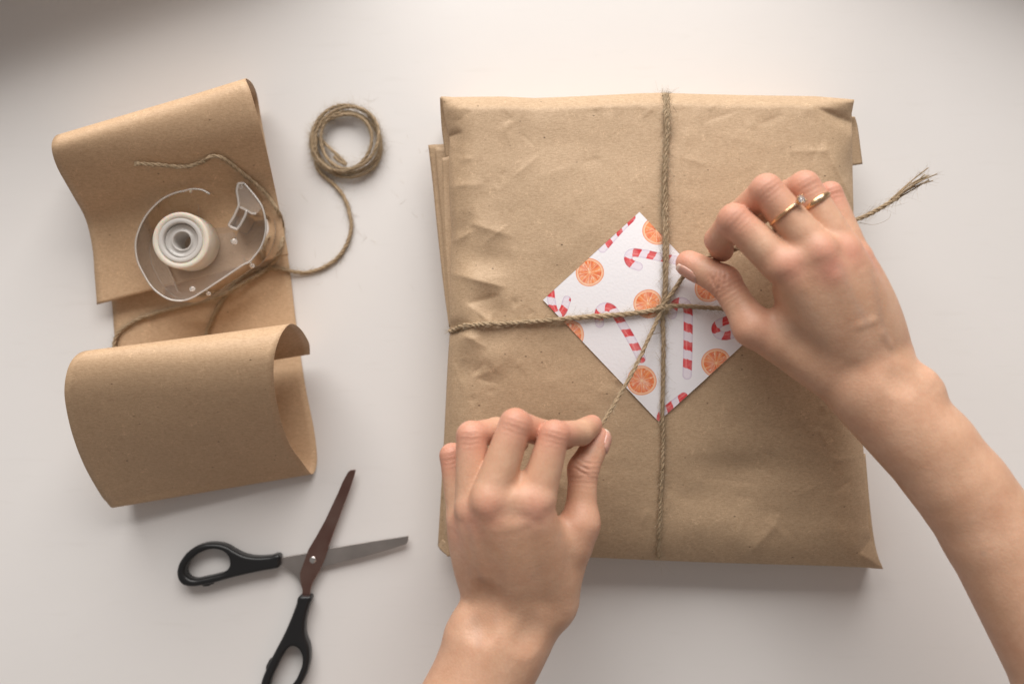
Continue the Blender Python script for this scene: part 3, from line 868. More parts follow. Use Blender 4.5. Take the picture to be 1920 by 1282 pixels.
# ------------------------------------------------------------------ scissors
def curve_solid(name, splines, extr, bev, mat, parent, z, tf, smooth_curve=True, bevres=3):
    """splines in zoomed picture units; tf maps them to photograph pixels"""
    cu = bpy.data.curves.new(name, 'CURVE')
    cu.dimensions = '2D'; cu.fill_mode = 'BOTH'
    cu.extrude = extr * MM; cu.bevel_depth = bev * MM; cu.bevel_resolution = bevres
    cu.resolution_u = 8
    cu.offset = -bev * MM
    for pts in splines:
        q = [P(*tf(a, b), z) * MM for a, b in pts]
        if smooth_curve:
            sp = cu.splines.new('BEZIER'); sp.bezier_points.add(len(q) - 1)
            for bp, c in zip(sp.bezier_points, q):
                bp.co = (c[0], c[1], 0); bp.handle_left_type = bp.handle_right_type = 'AUTO'
        else:
            sp = cu.splines.new('POLY'); sp.points.add(len(q) - 1)
            for bp, c in zip(sp.points, q): bp.co = (c[0], c[1], 0, 1)
        sp.use_cyclic_u = True
    tmp = bpy.data.objects.new('tmp', cu)
    COL.objects.link(tmp)
    bpy.context.view_layer.update()
    me = bpy.data.meshes.new_from_object(tmp.evaluated_get(bpy.context.evaluated_depsgraph_get()))
    bpy.data.objects.remove(tmp); bpy.data.curves.remove(cu)
    me.name = name
    me.transform(Matrix.Translation((0, 0, z * MM)))
    o = link_mesh(name, me, mat, parent, True)
    me.set_sharp_from_angle(angle=math.radians(35))
    return o
def scissors():
    root = empty('scissors', P(586, 1049, 0))
    tag(root, 'open scissors with black plastic handles and steel blades, lying on the white table', 'scissors')
    tf = lambda x, y: (320 + x / 3.038, 860 + y / 3.038)
    curve_solid('blade', [[(1355,438),(1300,445),(1200,459),(1050,484),(890,510),(780,534),(640,558),(600,566),(600,592),(632,603),(665,622),(700,652),(720,668),(735,700),(750,735),(770,700),(790,640),(862,613),(980,584),(1100,556),(1230,519),(1335,486),(1347,478),(1354,460)]],
                0.45, 0.2, M['steel'], root, 4.0, tf, False, 1)
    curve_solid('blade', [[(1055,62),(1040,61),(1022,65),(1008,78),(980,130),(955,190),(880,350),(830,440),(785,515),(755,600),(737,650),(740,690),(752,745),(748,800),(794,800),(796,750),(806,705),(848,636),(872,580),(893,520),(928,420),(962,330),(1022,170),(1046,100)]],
                0.45, 0.2, M['steel_reflect'], root, 5.5, tf, False, 1)
    curve_solid('handle', [[(626,541),(629,575),(624,608),(590,619),(540,628),(440,649),(340,673),(240,701),(180,713),(110,716),(70,699),(50,660),(52,610),(76,560),(120,512),(180,482),(250,473),(320,485),(375,516),(430,541),(500,551),(570,547)],
                           [(346,585),(338,615),(312,638),(270,652),(200,668),(140,677),(108,664),(92,635),(100,600),(135,556),(190,521),(250,506),(308,519),(337,548)]],
                2.4, 2.0, M['black'], root, 4.6, tf)
    curve_solid('handle', [[(737,776),(775,770),(808,777),(797,822),(780,880),(771,950),(776,1005),(793,1050),(800,1105),(790,1180),(762,1250),(715,1318),(640,1372),(565,1382),(522,1340),(520,1285),(548,1195),(600,1090),(655,985),(700,880),(722,820)],
                           [(700,1056),(672,1072),(640,1120),(605,1190),(577,1255),(572,1305),(596,1332),(645,1322),(700,1275),(740,1205),(757,1145),(750,1095),(728,1065)]],
                2.4, 2.0, M['black'], root, 4.8, tf)
    curve_solid('stop_tab', [[(183,700),(243,690),(246,708),(232,712),(226,718),(196,722),(184,716)]], 1.5, 0.8, M['black'], root, 4.2, tf, False)
    curve_solid('stop_tab', [[(585,1130),(566,1136),(548,1172),(546,1192),(556,1196),(592,1150)]], 1.5, 0.8, M['black'], root, 4.2, tf, False)
    c = P(*tf(810, 575), 6.2)
    prof = [(0.0, 1.0), (1.1, 0.95), (1.9, 0.65), (2.25, 0.2), (2.3, -0.5)]
    n = 24
    v, f = [], []
    for r, z in prof:
        for k in range(n):
            a = 2 * math.pi * k / n
            v.append((c[0] + r * math.cos(a), c[1] + r * math.sin(a), c[2] + z * 0.7))
    o = build('rivet', v, grid_faces(len(prof), n, True), M['rivet'], root)
scissors()

# ------------------------------------------------------------------ tape and its dispenser
def tf6(x, y): return (240 + x / 5.343, 340 + y / 5.343)
ZB = 15.5; ZT = ZB + 19.5
def wall_mesh(path, z0, z1, th, closed=False):
    p = np.asarray(path, float)
    tg = np.gradient(p, axis=0) if not closed else np.roll(p, -1, 0) - np.roll(p, 1, 0)
    tg /= np.linalg.norm(tg, axis=1)[:, None]
    n = np.stack([-tg[:, 1], tg[:, 0]], 1)
    a, b = p + n * th / 2, p - n * th / 2
    m = len(p)
    z0 = np.broadcast_to(z0, (m,)); z1 = np.broadcast_to(z1, (m,))
    v = np.concatenate([np.column_stack([a, z0]), np.column_stack([a, z1]), np.column_stack([b, z1]), np.column_stack([b, z0])])
    f = []
    rng_ = range(m) if closed else range(m - 1)
    for i in rng_:
        j = (i + 1) % m
        for k in range(4):
            k2 = (k + 1) % 4
            f.append((k * m + i, k * m + j, k2 * m + j, k2 * m + i))
    if not closed:
        f += [(0, m, 2 * m, 3 * m), (m - 1, 4 * m - 1, 3 * m - 1, 2 * m - 1)]
    return v, f
def tube_part(name, p, r, mat, parent, sides=10):
    tg, N, B = frames(p)
    a = np.linspace(0, 2 * np.pi, sides, endpoint=False)
    v = p[:, None] + r * (np.cos(a)[None, :, None] * N[:, None] + np.sin(a)[None, :, None] * B[:, None])
    f = [tuple(q) for q in grid_faces(len(p), sides, True)] + [tuple(range(sides - 1, -1, -1)), tuple(range((len(p) - 1) * sides, len(p) * sides))]
    return build(name, v.reshape(-1, 3), f, mat, parent)
def ring_mesh(c, prof, n=64):
    a = np.linspace(0, 2 * np.pi, n, endpoint=False)
    v = np.concatenate([np.stack([c[0] + r * np.cos(a), c[1] + r * np.sin(a), np.full(n, c[2] + z)], 1) for r, z in prof])
    f = grid_faces(len(prof), n, True)
    return v, f
def tape_dispenser():
    tilt = lambda v: v
    root = empty('tape_dispenser', P(*tf6(700, 650), ZB))
    tag(root, 'clear plastic snail shaped tape dispenser lying on the kraft paper flap', 'tape dispenser')
    snail = [(820,128),(740,85),(640,78),(560,98),(470,118),(350,175),(250,262),(175,355),(112,480),(76,620),(92,780),(145,905),(235,1052),(335,1140),(430,1185),(540,1195),(640,1167),(725,1118),(900,1005),(1050,905),(1160,832),(1215,808),(1270,745),(1330,660),(1372,540),(1380,420),(1345,260),(1262,135),(1165,22)]
    top = np.array([P(*tf6(x, y), ZT)[:2] for x, y in snail])
    path = resample(catmull(top, 6), 1.2)
    v, f = wall_mesh(path, ZB, ZT, 1.1)
    build('rim_wall', v, f, M['clear'], root, smooth=False)
    for z, r in ((ZT, 0.62), (ZT - 2.6, 0.4), (ZB + 0.6, 0.7)):
        tube_part('rim_edge', np.column_stack([path, np.full(len(path), z)]), r, M['clear_rim'], root)
    # back plate: the outline closed across the mouth, with the bay under the cutter cut away
    bay = [P(*tf6(x, y), ZT)[:2] for x, y in [(1150,30),(1105,30),(1095,120),(1112,245),(1070,345),(1012,440),(985,520),(930,400),(870,260)]]
    outl = [tuple(q) for q in path] + [tuple(q) for q in bay]
    n = len(outl)
    v = [(x, y, ZB + 0.2) for x, y in outl] + [(x, y, ZB + 1.1) for x, y in outl]
    f = [tuple(range(n - 1, -1, -1)), tuple(range(n, 2 * n))] + [(i, (i + 1) % n, n + (i + 1) % n, n + i) for i in range(n)]
    build('back_plate', v, f, M['clear'], root, smooth=False)
    # cutter arm: boxy walls at the open end
    arm = [(1165,22),(1105,22),(1090,100),(1105,180),(1112,245),(1065,350),(1008,440),(1040,462),(1092,482),(1130,430),(1175,345),(1190,288)]
    q = resample(np.array([P(*tf6(x, y), ZT)[:2] for x, y in arm]), 1.0)
    v, f = wall_mesh(q, ZB, ZT, 1.0)
    o = build('cutter_arm', v, f, M['clear'], root, smooth=False)
    tube_part('rim_edge', np.column_stack([q, np.full(len(q), ZT)]), 0.85, M['clear_rim'], root)
    tube_part('rim_edge', np.column_stack([q, np.full(len(q), ZB + 0.6)]), 0.7, M['clear_rim'], root)
    q = resample(np.array([P(*tf6(x, y), ZT)[:2] for x, y in [(1105,250),(1180,285),(1240,322),(1285,322)]]), 1.0)
    v, f = wall_mesh(q, ZB + 4, ZT, 1.3)
    build('cutter_tooth_bar', v, f, M['clear_rim'], root, smooth=False)
    for poly, z in (([(1165,22),(1105,22),(1090,100),(1105,180),(1112,245),(1180,285),(1240,322),(1290,322),(1340,260),(1262,135)], ZT - 1.2),
                    ([(1112,245),(1065,350),(1008,440),(1040,462),(1092,482),(1130,430),(1175,345),(1190,288)], ZT - 6.0)):
        q = [P(*tf6(x, y), ZT)[:2] for x, y in poly]
        n = len(q)
        v = [(x, y, z) for x, y in q] + [(x, y, z + 0.9) for x, y in q]
        f = [tuple(range(n - 1, -1, -1)), tuple(range(n, 2 * n))] + [(i, (i + 1) % n, n + (i + 1) % n, n + i) for i in range(n)]
        build('cutter_cover', v, f, M['clear'], root, smooth=False)
    # stiffening rib, moulding pips
    for a, b in (((620,90),(665,330)), ((285,780),(450,1090)), ((1090,740),(1150,835))):
        q = resample(np.array([P(*tf6(*a), ZT)[:2], P(*tf6(*b), ZT - 6)[:2]]), 1.2)
        v, f = wall_mesh(q, ZB + 1, ZB + 6, 0.9)
        build('stiffening_rib', v, f, M['clear'], root, smooth=False)
    for x, y, r in ((645,1075,1.9), (805,1125,1.5), (1240,845,1.6), (1060,600,2.3), (625,95,1.3), (1130,50,1.6)):
        c = P(*tf6(x, y), ZT - 3)
        v, f = ring_mesh(c, [(r * 0.02, r * .5), (r * .6, r * .42), (r, 0), (r * .9, -r), (r * .1, -r * 1.1)], 16)
        build('moulding_pip', v, f, M['clear_rim'], root)
    # hub inside the core
    ct = P(*tf6(530, 592), ZT); cb = P(*tf6(530, 592), ZT)
    v, f = ring_mesh((ct[0], ct[1], ZB), [(10.4, 1.2), (10.4, 17.6), (10.0, 18.3), (9.2, 18.4), (8.6, 17.6), (6.6, 17.4), (6.3, 18.0), (5.6, 18.1), (5.2, 17.4), (5.0, 1.4), (4.6, 1.2)], 56)
    build('hub', v, f, M['clear_hub'], root)
    tp = empty('tape_roll', (ct[0], ct[1], ZB + 1.2))
    tag(tp, 'roll of frosted white adhesive tape inside the clear dispenser', 'tape roll')
    v, f = ring_mesh((ct[0], ct[1], ZB), [(13.4, 1.4), (16.6, 1.4), (17.1, 1.7), (17.1, 19.4), (16.8, 19.8), (15.6, 19.9), (13.4, 19.9), (13.4, 1.4)], 80)
    build('tape_winding', v, f, M['tape'], tp)
    v, f = ring_mesh((ct[0], ct[1], ZB), [(10.6, 1.4), (13.3, 1.4), (13.3, 20.3), (12.8, 20.6), (11.2, 20.6), (10.6, 20.2), (10.6, 1.4)], 64)
    build('tape_core', v, f, M['core'], tp)
tape_dispenser()

# ------------------------------------------------------------------ hands: a distance field, meshed once
def smin(a, b, k):
    h = np.maximum(k - np.abs(a - b), 0) / k
    return np.minimum(a, b) - h * h * k * 0.25
class Field:
    def __init__(s, lo, hi, h):
        s.lo = np.array(lo, np.float32); s.h = h
        s.n = np.ceil((np.array(hi) - lo) / h).astype(int) + 1
        s.ax = [s.lo[i] + h * np.arange(s.n[i], dtype=np.float32) for i in range(3)]
        s.D = np.full(s.n, 30.0, np.float32)
    def sl(s, pts, pad):
        p = np.array(pts)
        a = np.clip(np.floor((p.min(0) - pad - s.lo) / s.h).astype(int), 0, s.n - 1)
        b = np.clip(np.ceil((p.max(0) + pad - s.lo) / s.h).astype(int) + 1, 1, s.n)
        return tuple(slice(i, max(j, i + 1)) for i, j in zip(a, b))
    def xyz(s, sl):
        return s.ax[0][sl[0]][:, None, None], s.ax[1][sl[1]][None, :, None], s.ax[2][sl[2]][None, None, :]
    @staticmethod
    def capd(X, Y, Z, a, b, ra, rb, bulge=0.0):
        a = np.asarray(a, np.float32); b = np.asarray(b, np.float32)
        d = b - a; l2 = float(d @ d) + 1e-9
        x, y, z = X - a[0], Y - a[1], Z - a[2]
        t = np.clip((x * d[0] + y * d[1] + z * d[2]) / l2, 0, 1)
        r = ra + (rb - ra) * t
        if bulge: r = r + bulge * 4 * t * (1 - t)
        return np.sqrt((x - t * d[0]) ** 2 + (y - t * d[1]) ** 2 + (z - t * d[2]) ** 2) - r
    def cap(s, a, b, ra, rb, k, bulge=0.0):
        sl = s.sl([a, b], max(ra, rb) + k + 8)
        X, Y, Z = s.xyz(sl)
        s.D[sl] = smin(s.D[sl], s.capd(X, Y, Z, a, b, ra, rb, bulge), k)
    def cut(s, a, b, r, k):
        sl = s.sl([a, b], r + k + 2)
        X, Y, Z = s.xyz(sl)
        s.D[sl] = -smin(-s.D[sl], s.capd(X, Y, Z, a, b, r, r), k)
    def chain(s, prims, base, kb, kw):
        """prims: list of (a, b, ra, rb, k, bulge) merged among themselves, blended with `base` (the palm), joined to D with kw"""
        pts = [p for pr in prims for p in pr[:2]]
        sl = s.sl(pts, 22)
        X, Y, Z = s.xyz(sl)
        d = np.full(s.D[sl].shape, 30.0, np.float32)
        for a, b, ra, rb, k, bu in prims:
            d = smin(d, s.capd(X, Y, Z, a, b, ra, rb, bu), k)
        d = smin(base[sl], d, kb)
        s.D[sl] = np.minimum(s.D[sl], d)
    def sample(s, p):
        p = np.atleast_2d(p)
        q = (p - s.lo) / s.h
        i = np.clip(np.floor(q).astype(int), 0, s.n - 2)
        f = np.clip(q - i, 0, 1)
        out = 0
        for dx in (0, 1):
            for dy in (0, 1):
                for dz in (0, 1):
                    w = (f[:, 0] if dx else 1 - f[:, 0]) * (f[:, 1] if dy else 1 - f[:, 1]) * (f[:, 2] if dz else 1 - f[:, 2])
                    out = out + w * s.D[i[:, 0] + dx, i[:, 1] + dy, i[:, 2] + dz]
        return out
    def march(s, p, d, far=40.0):
        """first surface point from p along d"""
        d = np.asarray(d, float) / np.linalg.norm(d)
        t = np.arange(0, far, 0.15)
        q = np.asarray(p)[None] + d[None] * t[:, None]
        v = s.sample(q)
        hit = np.nonzero(v < 0)[0]
        if len(hit) == 0: return q[int(np.argmin(v))]
        return q[hit[0]]
    def topz(s, px, py, z=105):
        """surface point under the picture position"""
        a, b = P(px, py, 145), P(px, py, 55)
        return s.march(a, b - a, np.linalg.norm(b - a))
    def mesh(s):
        D = s.D; n = s.n
        neg = D < 0
        c = np.zeros(n - 1, np.uint8)
        for dx in (0, 1):
            for dy in (0, 1):
                for dz in (0, 1):
                    c += neg[dx:n[0] - 1 + dx, dy:n[1] - 1 + dy, dz:n[2] - 1 + dz]
        act = np.argwhere((c > 0) & (c < 8))
        vid = np.full(n - 1, -1, np.int32)
        vid[act[:, 0], act[:, 1], act[:, 2]] = np.arange(len(act))
        cor = {}
        for dx in (0, 1):
            for dy in (0, 1):
                for dz in (0, 1):
                    cor[dx, dy, dz] = D[act[:, 0] + dx, act[:, 1] + dy, act[:, 2] + dz]
        acc = np.zeros((len(act), 3)); cnt = np.zeros(len(act))
        for k0 in cor:
            for axn in range(3):
                if k0[axn]: continue
                k1 = list(k0); k1[axn] = 1; k1 = tuple(k1)
                a, b = cor[k0], cor[k1]
                m = (a < 0) != (b < 0)
                t = np.where(m, a / np.where(m, a - b, 1), 0)
                pt = np.tile(np.array(k0, float), (len(act), 1)); pt[:, axn] += t
                acc[m] += pt[m]; cnt[m] += 1
        v = s.lo + (act + acc / cnt[:, None]) * s.h
        fs = []
        for axn in range(3):
            sh0 = [slice(1, -1)] * 3; sh0[axn] = slice(0, -1)
            sh1 = [slice(1, -1)] * 3; sh1[axn] = slice(1, None)
            A, B = neg[tuple(sh0)], neg[tuple(sh1)]
            for flip, m in ((False, A & ~B), (True, ~A & B)):
                e = np.argwhere(m)
                if not len(e): continue
                off = np.ones(3, int); off[axn] = 0
                e = e + off
                o1, o2 = [(1, 2), (2, 0), (0, 1)][axn]
                def cell(da, db):
                    q = e.copy(); q[:, o1] -= da; q[:, o2] -= db
                    return vid[q[:, 0], q[:, 1], q[:, 2]]
                qd = np.stack([cell(1, 1), cell(0, 1), cell(0, 0), cell(1, 0)], 1)
                if flip: qd = qd[:, ::-1]
                fs.append(qd)
        return v, np.concatenate(fs)
def gauss(v, p, r):
    return np.exp(-((v - np.asarray(p)) ** 2).sum(1) / r ** 2)
def finger_prims(j, r, dors, k=2.2, pad=0.9):
    """j: MCP, PIP, DIP, TIP points; r: radii at MCP, PIP, DIP, TIP"""
    m, p, d, t = [np.asarray(q, float) for q in j]
    dn = np.asarray(dors, float); dn /= np.linalg.norm(dn)
    e = (p - m) / np.linalg.norm(p - m); e2 = (d - p) / np.linalg.norm(d - p)
    out = dn * 0.4 + (e - e2); out /= np.linalg.norm(out)      # outer side of the bent joint
    pr = [(m * 0.88 + p * 0.12 - dn * 2.6, p, r[0] + 0.7, r[1] - 0.1, 1.0, 0.0), (p, d, r[1] - 0.5, r[2] - 0.2, 1.4, -0.2), (d, t, r[2] - 0.2, r[3], 1.2, 0.25)]
    pr.append((p + out * r[1] * 0.30, p + out * r[1] * 0.31, r[1] * 0.62, r[1] * 0.62, 1.8, 0))
    in_ = -out
    mid = (m + p) / 2 + in_ * 1.6
    pr.append((m * 0.6 + p * 0.4 - dn * 1.8, mid, r[0] * 0.85, r[1] * 0.82, 2, 0))
    pr.append((d * 0.45 + t * 0.55 + in_ * pad, d * 0.2 + t * 0.8 + in_ * pad, r[3] * 0.98, r[3] * 0.92, 2, 0))
    return pr
def webs(fd, ms, ps):
    for k in range(3):
        a = ms[k] * 0.72 + ps[k] * 0.28 - np.array((0, 0, 5.0)); b = ms[k + 1] * 0.72 + ps[k + 1] * 0.28 - np.array((0, 0, 5.0))
        fd.cap(a, b, 5.4, 5.2, 4.5)
        a = ms[k] * 0.95 + ps[k] * 0.05 - np.array((0, 0, 0.9)); b = ms[k + 1] * 0.95 + ps[k + 1] * 0.05 - np.array((0, 0, 0.9))
        fd.cap(a, b, *(((8.3, 8.3), (7.2, 6.8), (6.6, 6.2))[k]), 4.0)
def nail_mesh(fld, centre, tdir, ndir, half_w, length, parent):
    t_ = np.asarray(tdir, float); t_ /= np.linalg.norm(t_)
    n_ = np.asarray(ndir, float); n_ = n_ - t_ * n_.dot(t_); n_ /= np.linalg.norm(n_)
    s_ = np.cross(t_, n_)
    nu, nv = 17, 19
    v = []; tip = []
    for i in range(nv):
        b = i / (nv - 1)
        for j in range(nu):
            u = 2 * j / (nu - 1) - 1
            w = half_w * (1 - 0.16 * (2 * b - 1) ** 2 - (0.10 if b < .15 else 0))
            y = (b - 0.5) * length
            y += -0.9 * (1 - u * u) * (1 - b) * 1.6 + 1.0 * (1 - u * u) * b * 1.3 - 0.4
            ang = u * 0.9
            st = np.asarray(centre, float) + t_ * y
            dirv = n_ * math.cos(ang) + s_ * math.sin(ang)
            q = fld.march(st + n_ * 12 + s_ * u * w * 1.05, -n_, 30)
            edge = max(abs(u) ** 6, (2 * b - 1) ** 8 if b < .5 else 0)
            v.append(q + n_ * (0.42 - 0.62 * edge))
            tip.append(1.0 if b > 0.86 else 0.0)
    o = build('fingernail', v, grid_faces(nv, nu), M['nail'], parent)
    fattr(o, 'tip', tip)
    md = o.modifiers.new('thickness', 'SOLIDIFY'); md.thickness = 0.0005; md.offset = 0
    return o
def finish_arm(fld, person, label, reds, wrinkles, veins):
    v, f = fld.mesh()
    o = build('arm', v, f, M['skin'], person)
    if o.data.polygons[0].normal.length and np.mean([o.data.polygons[i].normal.z * (o.data.polygons[i].center.z - 0.095) for i in range(0, len(o.data.polygons), 400)]) < 0:
        o.data.flip_normals()
    n = len(o.data.vertices)
    vv = np.empty(n * 3, np.float32); o.data.vertices.foreach_get('co', vv); vv = vv.reshape(-1, 3) * 1000
    red = np.zeros(n)
    for p, r, a in reds: red = np.maximum(red, a * gauss(vv, p, r))
    wr = np.zeros(n); wt = np.zeros(n)
    for p, d, r in wrinkles:
        g = gauss(vv, p, r)
        m = g > wr
        wr[m] = g[m]; wt[m] = ((vv - p) @ (np.asarray(d) / np.linalg.norm(d)))[m]
    vn = np.zeros(n)
    for a, b, r, s in veins:
        a = np.asarray(a, float); b = np.asarray(b, float)
        d = b - a; t = np.clip(((vv - a) @ d) / (d @ d + 1e-9), 0, 1)
        dist = np.linalg.norm(vv - a - t[:, None] * d, axis=1)
        vn = np.maximum(vn, s * np.exp(-(dist / r) ** 2))
    fattr(o, 'red', red); fattr(o, 'wr', wr); fattr(o, 'wt', wt); fattr(o, 'vein', vn)
    o['label'] = label
    return o

person = empty('person', P(1400, 1500, 95))
tag(person, 'person with two bare arms in view, hands pulling a twine knot tight over the parcel', 'person')

def lower_hand():
    fd = Field((-118, -352, 60), (66, -14, 150), 0.7)
    iM, iP, iD, iT = P(1004,943,119), P(1039,815,115), P(1089,811,98), P(1110,796,86)
    mM, mP, mD, mT = P(917,943,122), P(966,795,117), P(1018,812,101), P(1060,822,86)
    rM, rP, rD, rT = P(886,960,113), P(884,817,107), P(930,806,94), P(972,828,80)
    pM, pP, pD, pT = P(868,978,100), P(848,854,92), P(882,846,78), P(915,860,70)
    tC, tM, tI, tT = P(1036,1105,90), P(1089,980,97), P(1093,880,92), P(1123,822,82)
    # back of the hand and palm
    for a, b, ra, rb in ((iM, P(1034,1130,93), 8.4, 12), (mM, P(978,1130,96), 8.6, 12), (rM, P(944,1130,93), 8.2, 12), (pM, P(912,1130,88), 8.0, 11)):
        fd.cap(a, b, ra, rb, 6, 2.3)
    fd.cap(P(962,975,118), P(985,1115,97), 8.6, 10, 8, 1.8); fd.cap(P(900,985,108), P(938,1115,92), 8.2, 10, 8, 1.5)
    fd.cap(P(985,965,104), P(1000,1115,86), 11, 12, 9); fd.cap(P(892,990,96), P(932,1115,83), 11, 12, 9)
    fd.cap(tM, tC, 9.2, 14, 8); fd.cap(P(1010,1000,106), P(1070,1015,97), 8.5, 9, 8)
    # wrist and forearm
    fd.cap(P(930,1140,88), P(905,1200,91), 14.5, 16, 10); fd.cap(P(1016,1140,88), P(962,1205,91), 14.5, 16, 10)
    fd.cap(P(970,1150,90), P(930,1205,93), 17, 18, 12)
    fd.cap(P(905,1200,91), P(800,1430,100), 16, 20, 12); fd.cap(P(962,1205,91), P(866,1430,100), 16, 21, 12); fd.cap(P(800,1430,100), P(672,1730,110), 20, 24, 12); fd.cap(P(866,1430,100), P(762,1730,110), 21, 25, 12)
    fd.cap(P(930,1205,93), P(830,1430,102), 18, 24, 14); fd.cap(P(830,1430,102), P(716,1730,112), 24, 28, 14)
    fd.cap(P(878,1176,96), P(872,1186,96), 8.5, 8.5, 8)                 # ulnar head
    webs(fd, (iM, mM, rM, pM), (iP, mP, rP, pP))
    palm = fd.D.copy()
    up = (0, -0.1, 1)
    fd.chain(finger_prims((pM, pP, pD, pT), (8.2, 6.9, 6.0, 5.0), (-0.4, 0, 1)), palm, 3, 0.6)
    fd.chain(finger_prims((rM, rP, rD, rT), (9.0, 8.0, 7.0, 5.9), (-0.2, 0, 1)), palm, 3, 0.6)
    fd.chain(finger_prims((mM, mP, mD, mT), (9.5, 8.3, 7.3, 6.1), up), palm, 3, 0.6)
    fd.chain(finger_prims((iM, iP, iD, iT), (9.2, 7.8, 7.0, 5.5), up), palm, 3, 0.6)
    ax = (tT - tI) / np.linalg.norm(tT - tI)
    fd.chain([(tM, tI, 9.0, 7.9, 3, -0.4), (tI, tT, 7.9, 6.2, 3, 0.5), (tT - ax * 4, tT - ax * 1.0, 6.6, 6.2, 2, 0)], palm, 6, 0.6)
    # knuckles, tendons
    for p, r in ((iM, 5.0), (mM, 5.0), (rM, 4.6), (pM, 4.2)):
        q = p + np.array((0, -3.0, 3.2)); fd.cap(q, q, r - 1.4, r - 1.4, 3)
    for p, e in ((iM, P(1000,1120,104)), (mM, P(965,1120,107)), (rM, P(945,1125,104)), (pM, P(920,1130,98))):
        a = p + np.array((0, 0, 6.6)) + (e - p) * 0.22; b = e + np.array((0, 0, 1.0))
        fd.cap(a - np.array((0, 0, 1.3)), b - np.array((0, 0, 3.0)), 1.7, 1.2, 4)
    for x, y, r, dp in ((905,1124,10,0.6), (893,1164,9,0.3), (1004,1186,13,0.4)):
        q = fd.topz(x, y); c = q + np.array((0, 0, r - dp)); fd.cut(c, c + np.array((0.1, 0, 0)), r, 5)
    # folds on the thumb joint
    for a, b in (((1080,868),(1106,882)), ((1078,877),(1104,893)), ((1085,860),(1108,870))):
        pts = [fd.topz(a[0] + (b[0] - a[0]) * t, a[1] + (b[1] - a[1]) * t) for t in np.linspace(0, 1, 5)]
        for u, w in zip(pts[:-1], pts[1:]): fd.cut(u, w, 0.35, 0.9)
    for c, d in ((iP, (1, 0.0)), (mP, (1, 0.0)), (rP, (1, 0))):
        pass
    reds = [(q, 11, 0.9) for q in (iP, mP, rP, pP)] + [(q + np.array((0, -2, 8)), 10, 0.5) for q in (iM, mM, rM, pM)] + [(iT, 9, 0.7), (tT, 10, 0.9), (tI, 10, 0.6), (tM, 12, 0.5), ((iD + iT) / 2 - np.array((0, 4, 3)), 8, 0.8)]
    wr = [(q + np.array((0, 0, 6.5)), m - q, 4.6) for q, m in ((iP, iM), (mP, mM), (rP, rM), (pP, pM))] + [(tI + np.array((2, 0, 6)), tM - tI, 8)]
    tz = fd.topz
    veins = [(tz(880,985), tz(905,1090), 2.2, 0.35), (tz(905,1090), tz(930,1160), 2.0, 0.25), (tz(895,1040), tz(880,1075), 2, 0.2), (tz(890,1160), tz(897,1205), 2.5, 0.25), (tz(1050,1000), tz(1000,1080), 2.5, 0.15), (tz(950,1000), tz(940,1100), 2.5, 0.12)]
    arm = finish_arm(fd, person, 'bare arm reaching in from the bottom edge, its hand without rings', reds, wr, veins)
    nail_mesh(fd, tT - ax * 0.6 + np.array((1.5, 0, 0)), ax, (0.80, -0.42, 0.62), 4.7, 10.0, arm)
lower_hand()

def ring_band(name, centre, axis, r, prof_r, mat, label, widen=None, parent=None, cat='ring', stones=()):
    a_ = np.asarray(axis, float); a_ /= np.linalg.norm(a_)
    n_ = np.array((0, 0, 1.0)); n_ -= a_ * n_.dot(a_); n_ /= np.linalg.norm(n_)
    s_ = np.cross(a_, n_)
    root = empty(name, centre)
    tag(root, label, cat)
    na, nb = 72, 10
    v = []
    for i in range(na):
        th = 2 * math.pi * i / na
        rad = n_ * math.cos(th) + s_ * math.sin(th)
        w, tck, sh = (prof_r, prof_r, 0.0) if widen is None else widen(th)
        for j in range(nb):
            ph = 2 * math.pi * j / nb
            v.append(np.asarray(centre) + rad * (r + tck * math.cos(ph)) + a_ * (w * math.sin(ph) + sh))
    f = [(i * nb + j, i * nb + (j + 1) % nb, ((i + 1) % na) * nb + (j + 1) % nb, ((i + 1) % na) * nb + j) for i in range(na) for j in range(nb)]
    build('band', v, f, mat, root)
    return root, a_, n_, s_
def gem(root, c, n_, a_, s_, r, name='gemstone'):
    v, f = [], []
    prof = [(0.0, 0.42), (0.55, 0.42), (1.0, 0.0), (0.45, -0.6), (0.0, -0.85)]
    k = 8
    for rr, z in prof:
        for i in range(k):
            th = 2 * math.pi * (i + (0.5 if rr == 1.0 else 0)) / k
            v.append(np.asarray(c) + (a_ * math.cos(th) + s_ * math.sin(th)) * rr * r + n_ * z * r)
    return build(name, v, [tuple(q) for q in grid_faces(len(prof), k, True)], M['gem'], root, smooth=False)

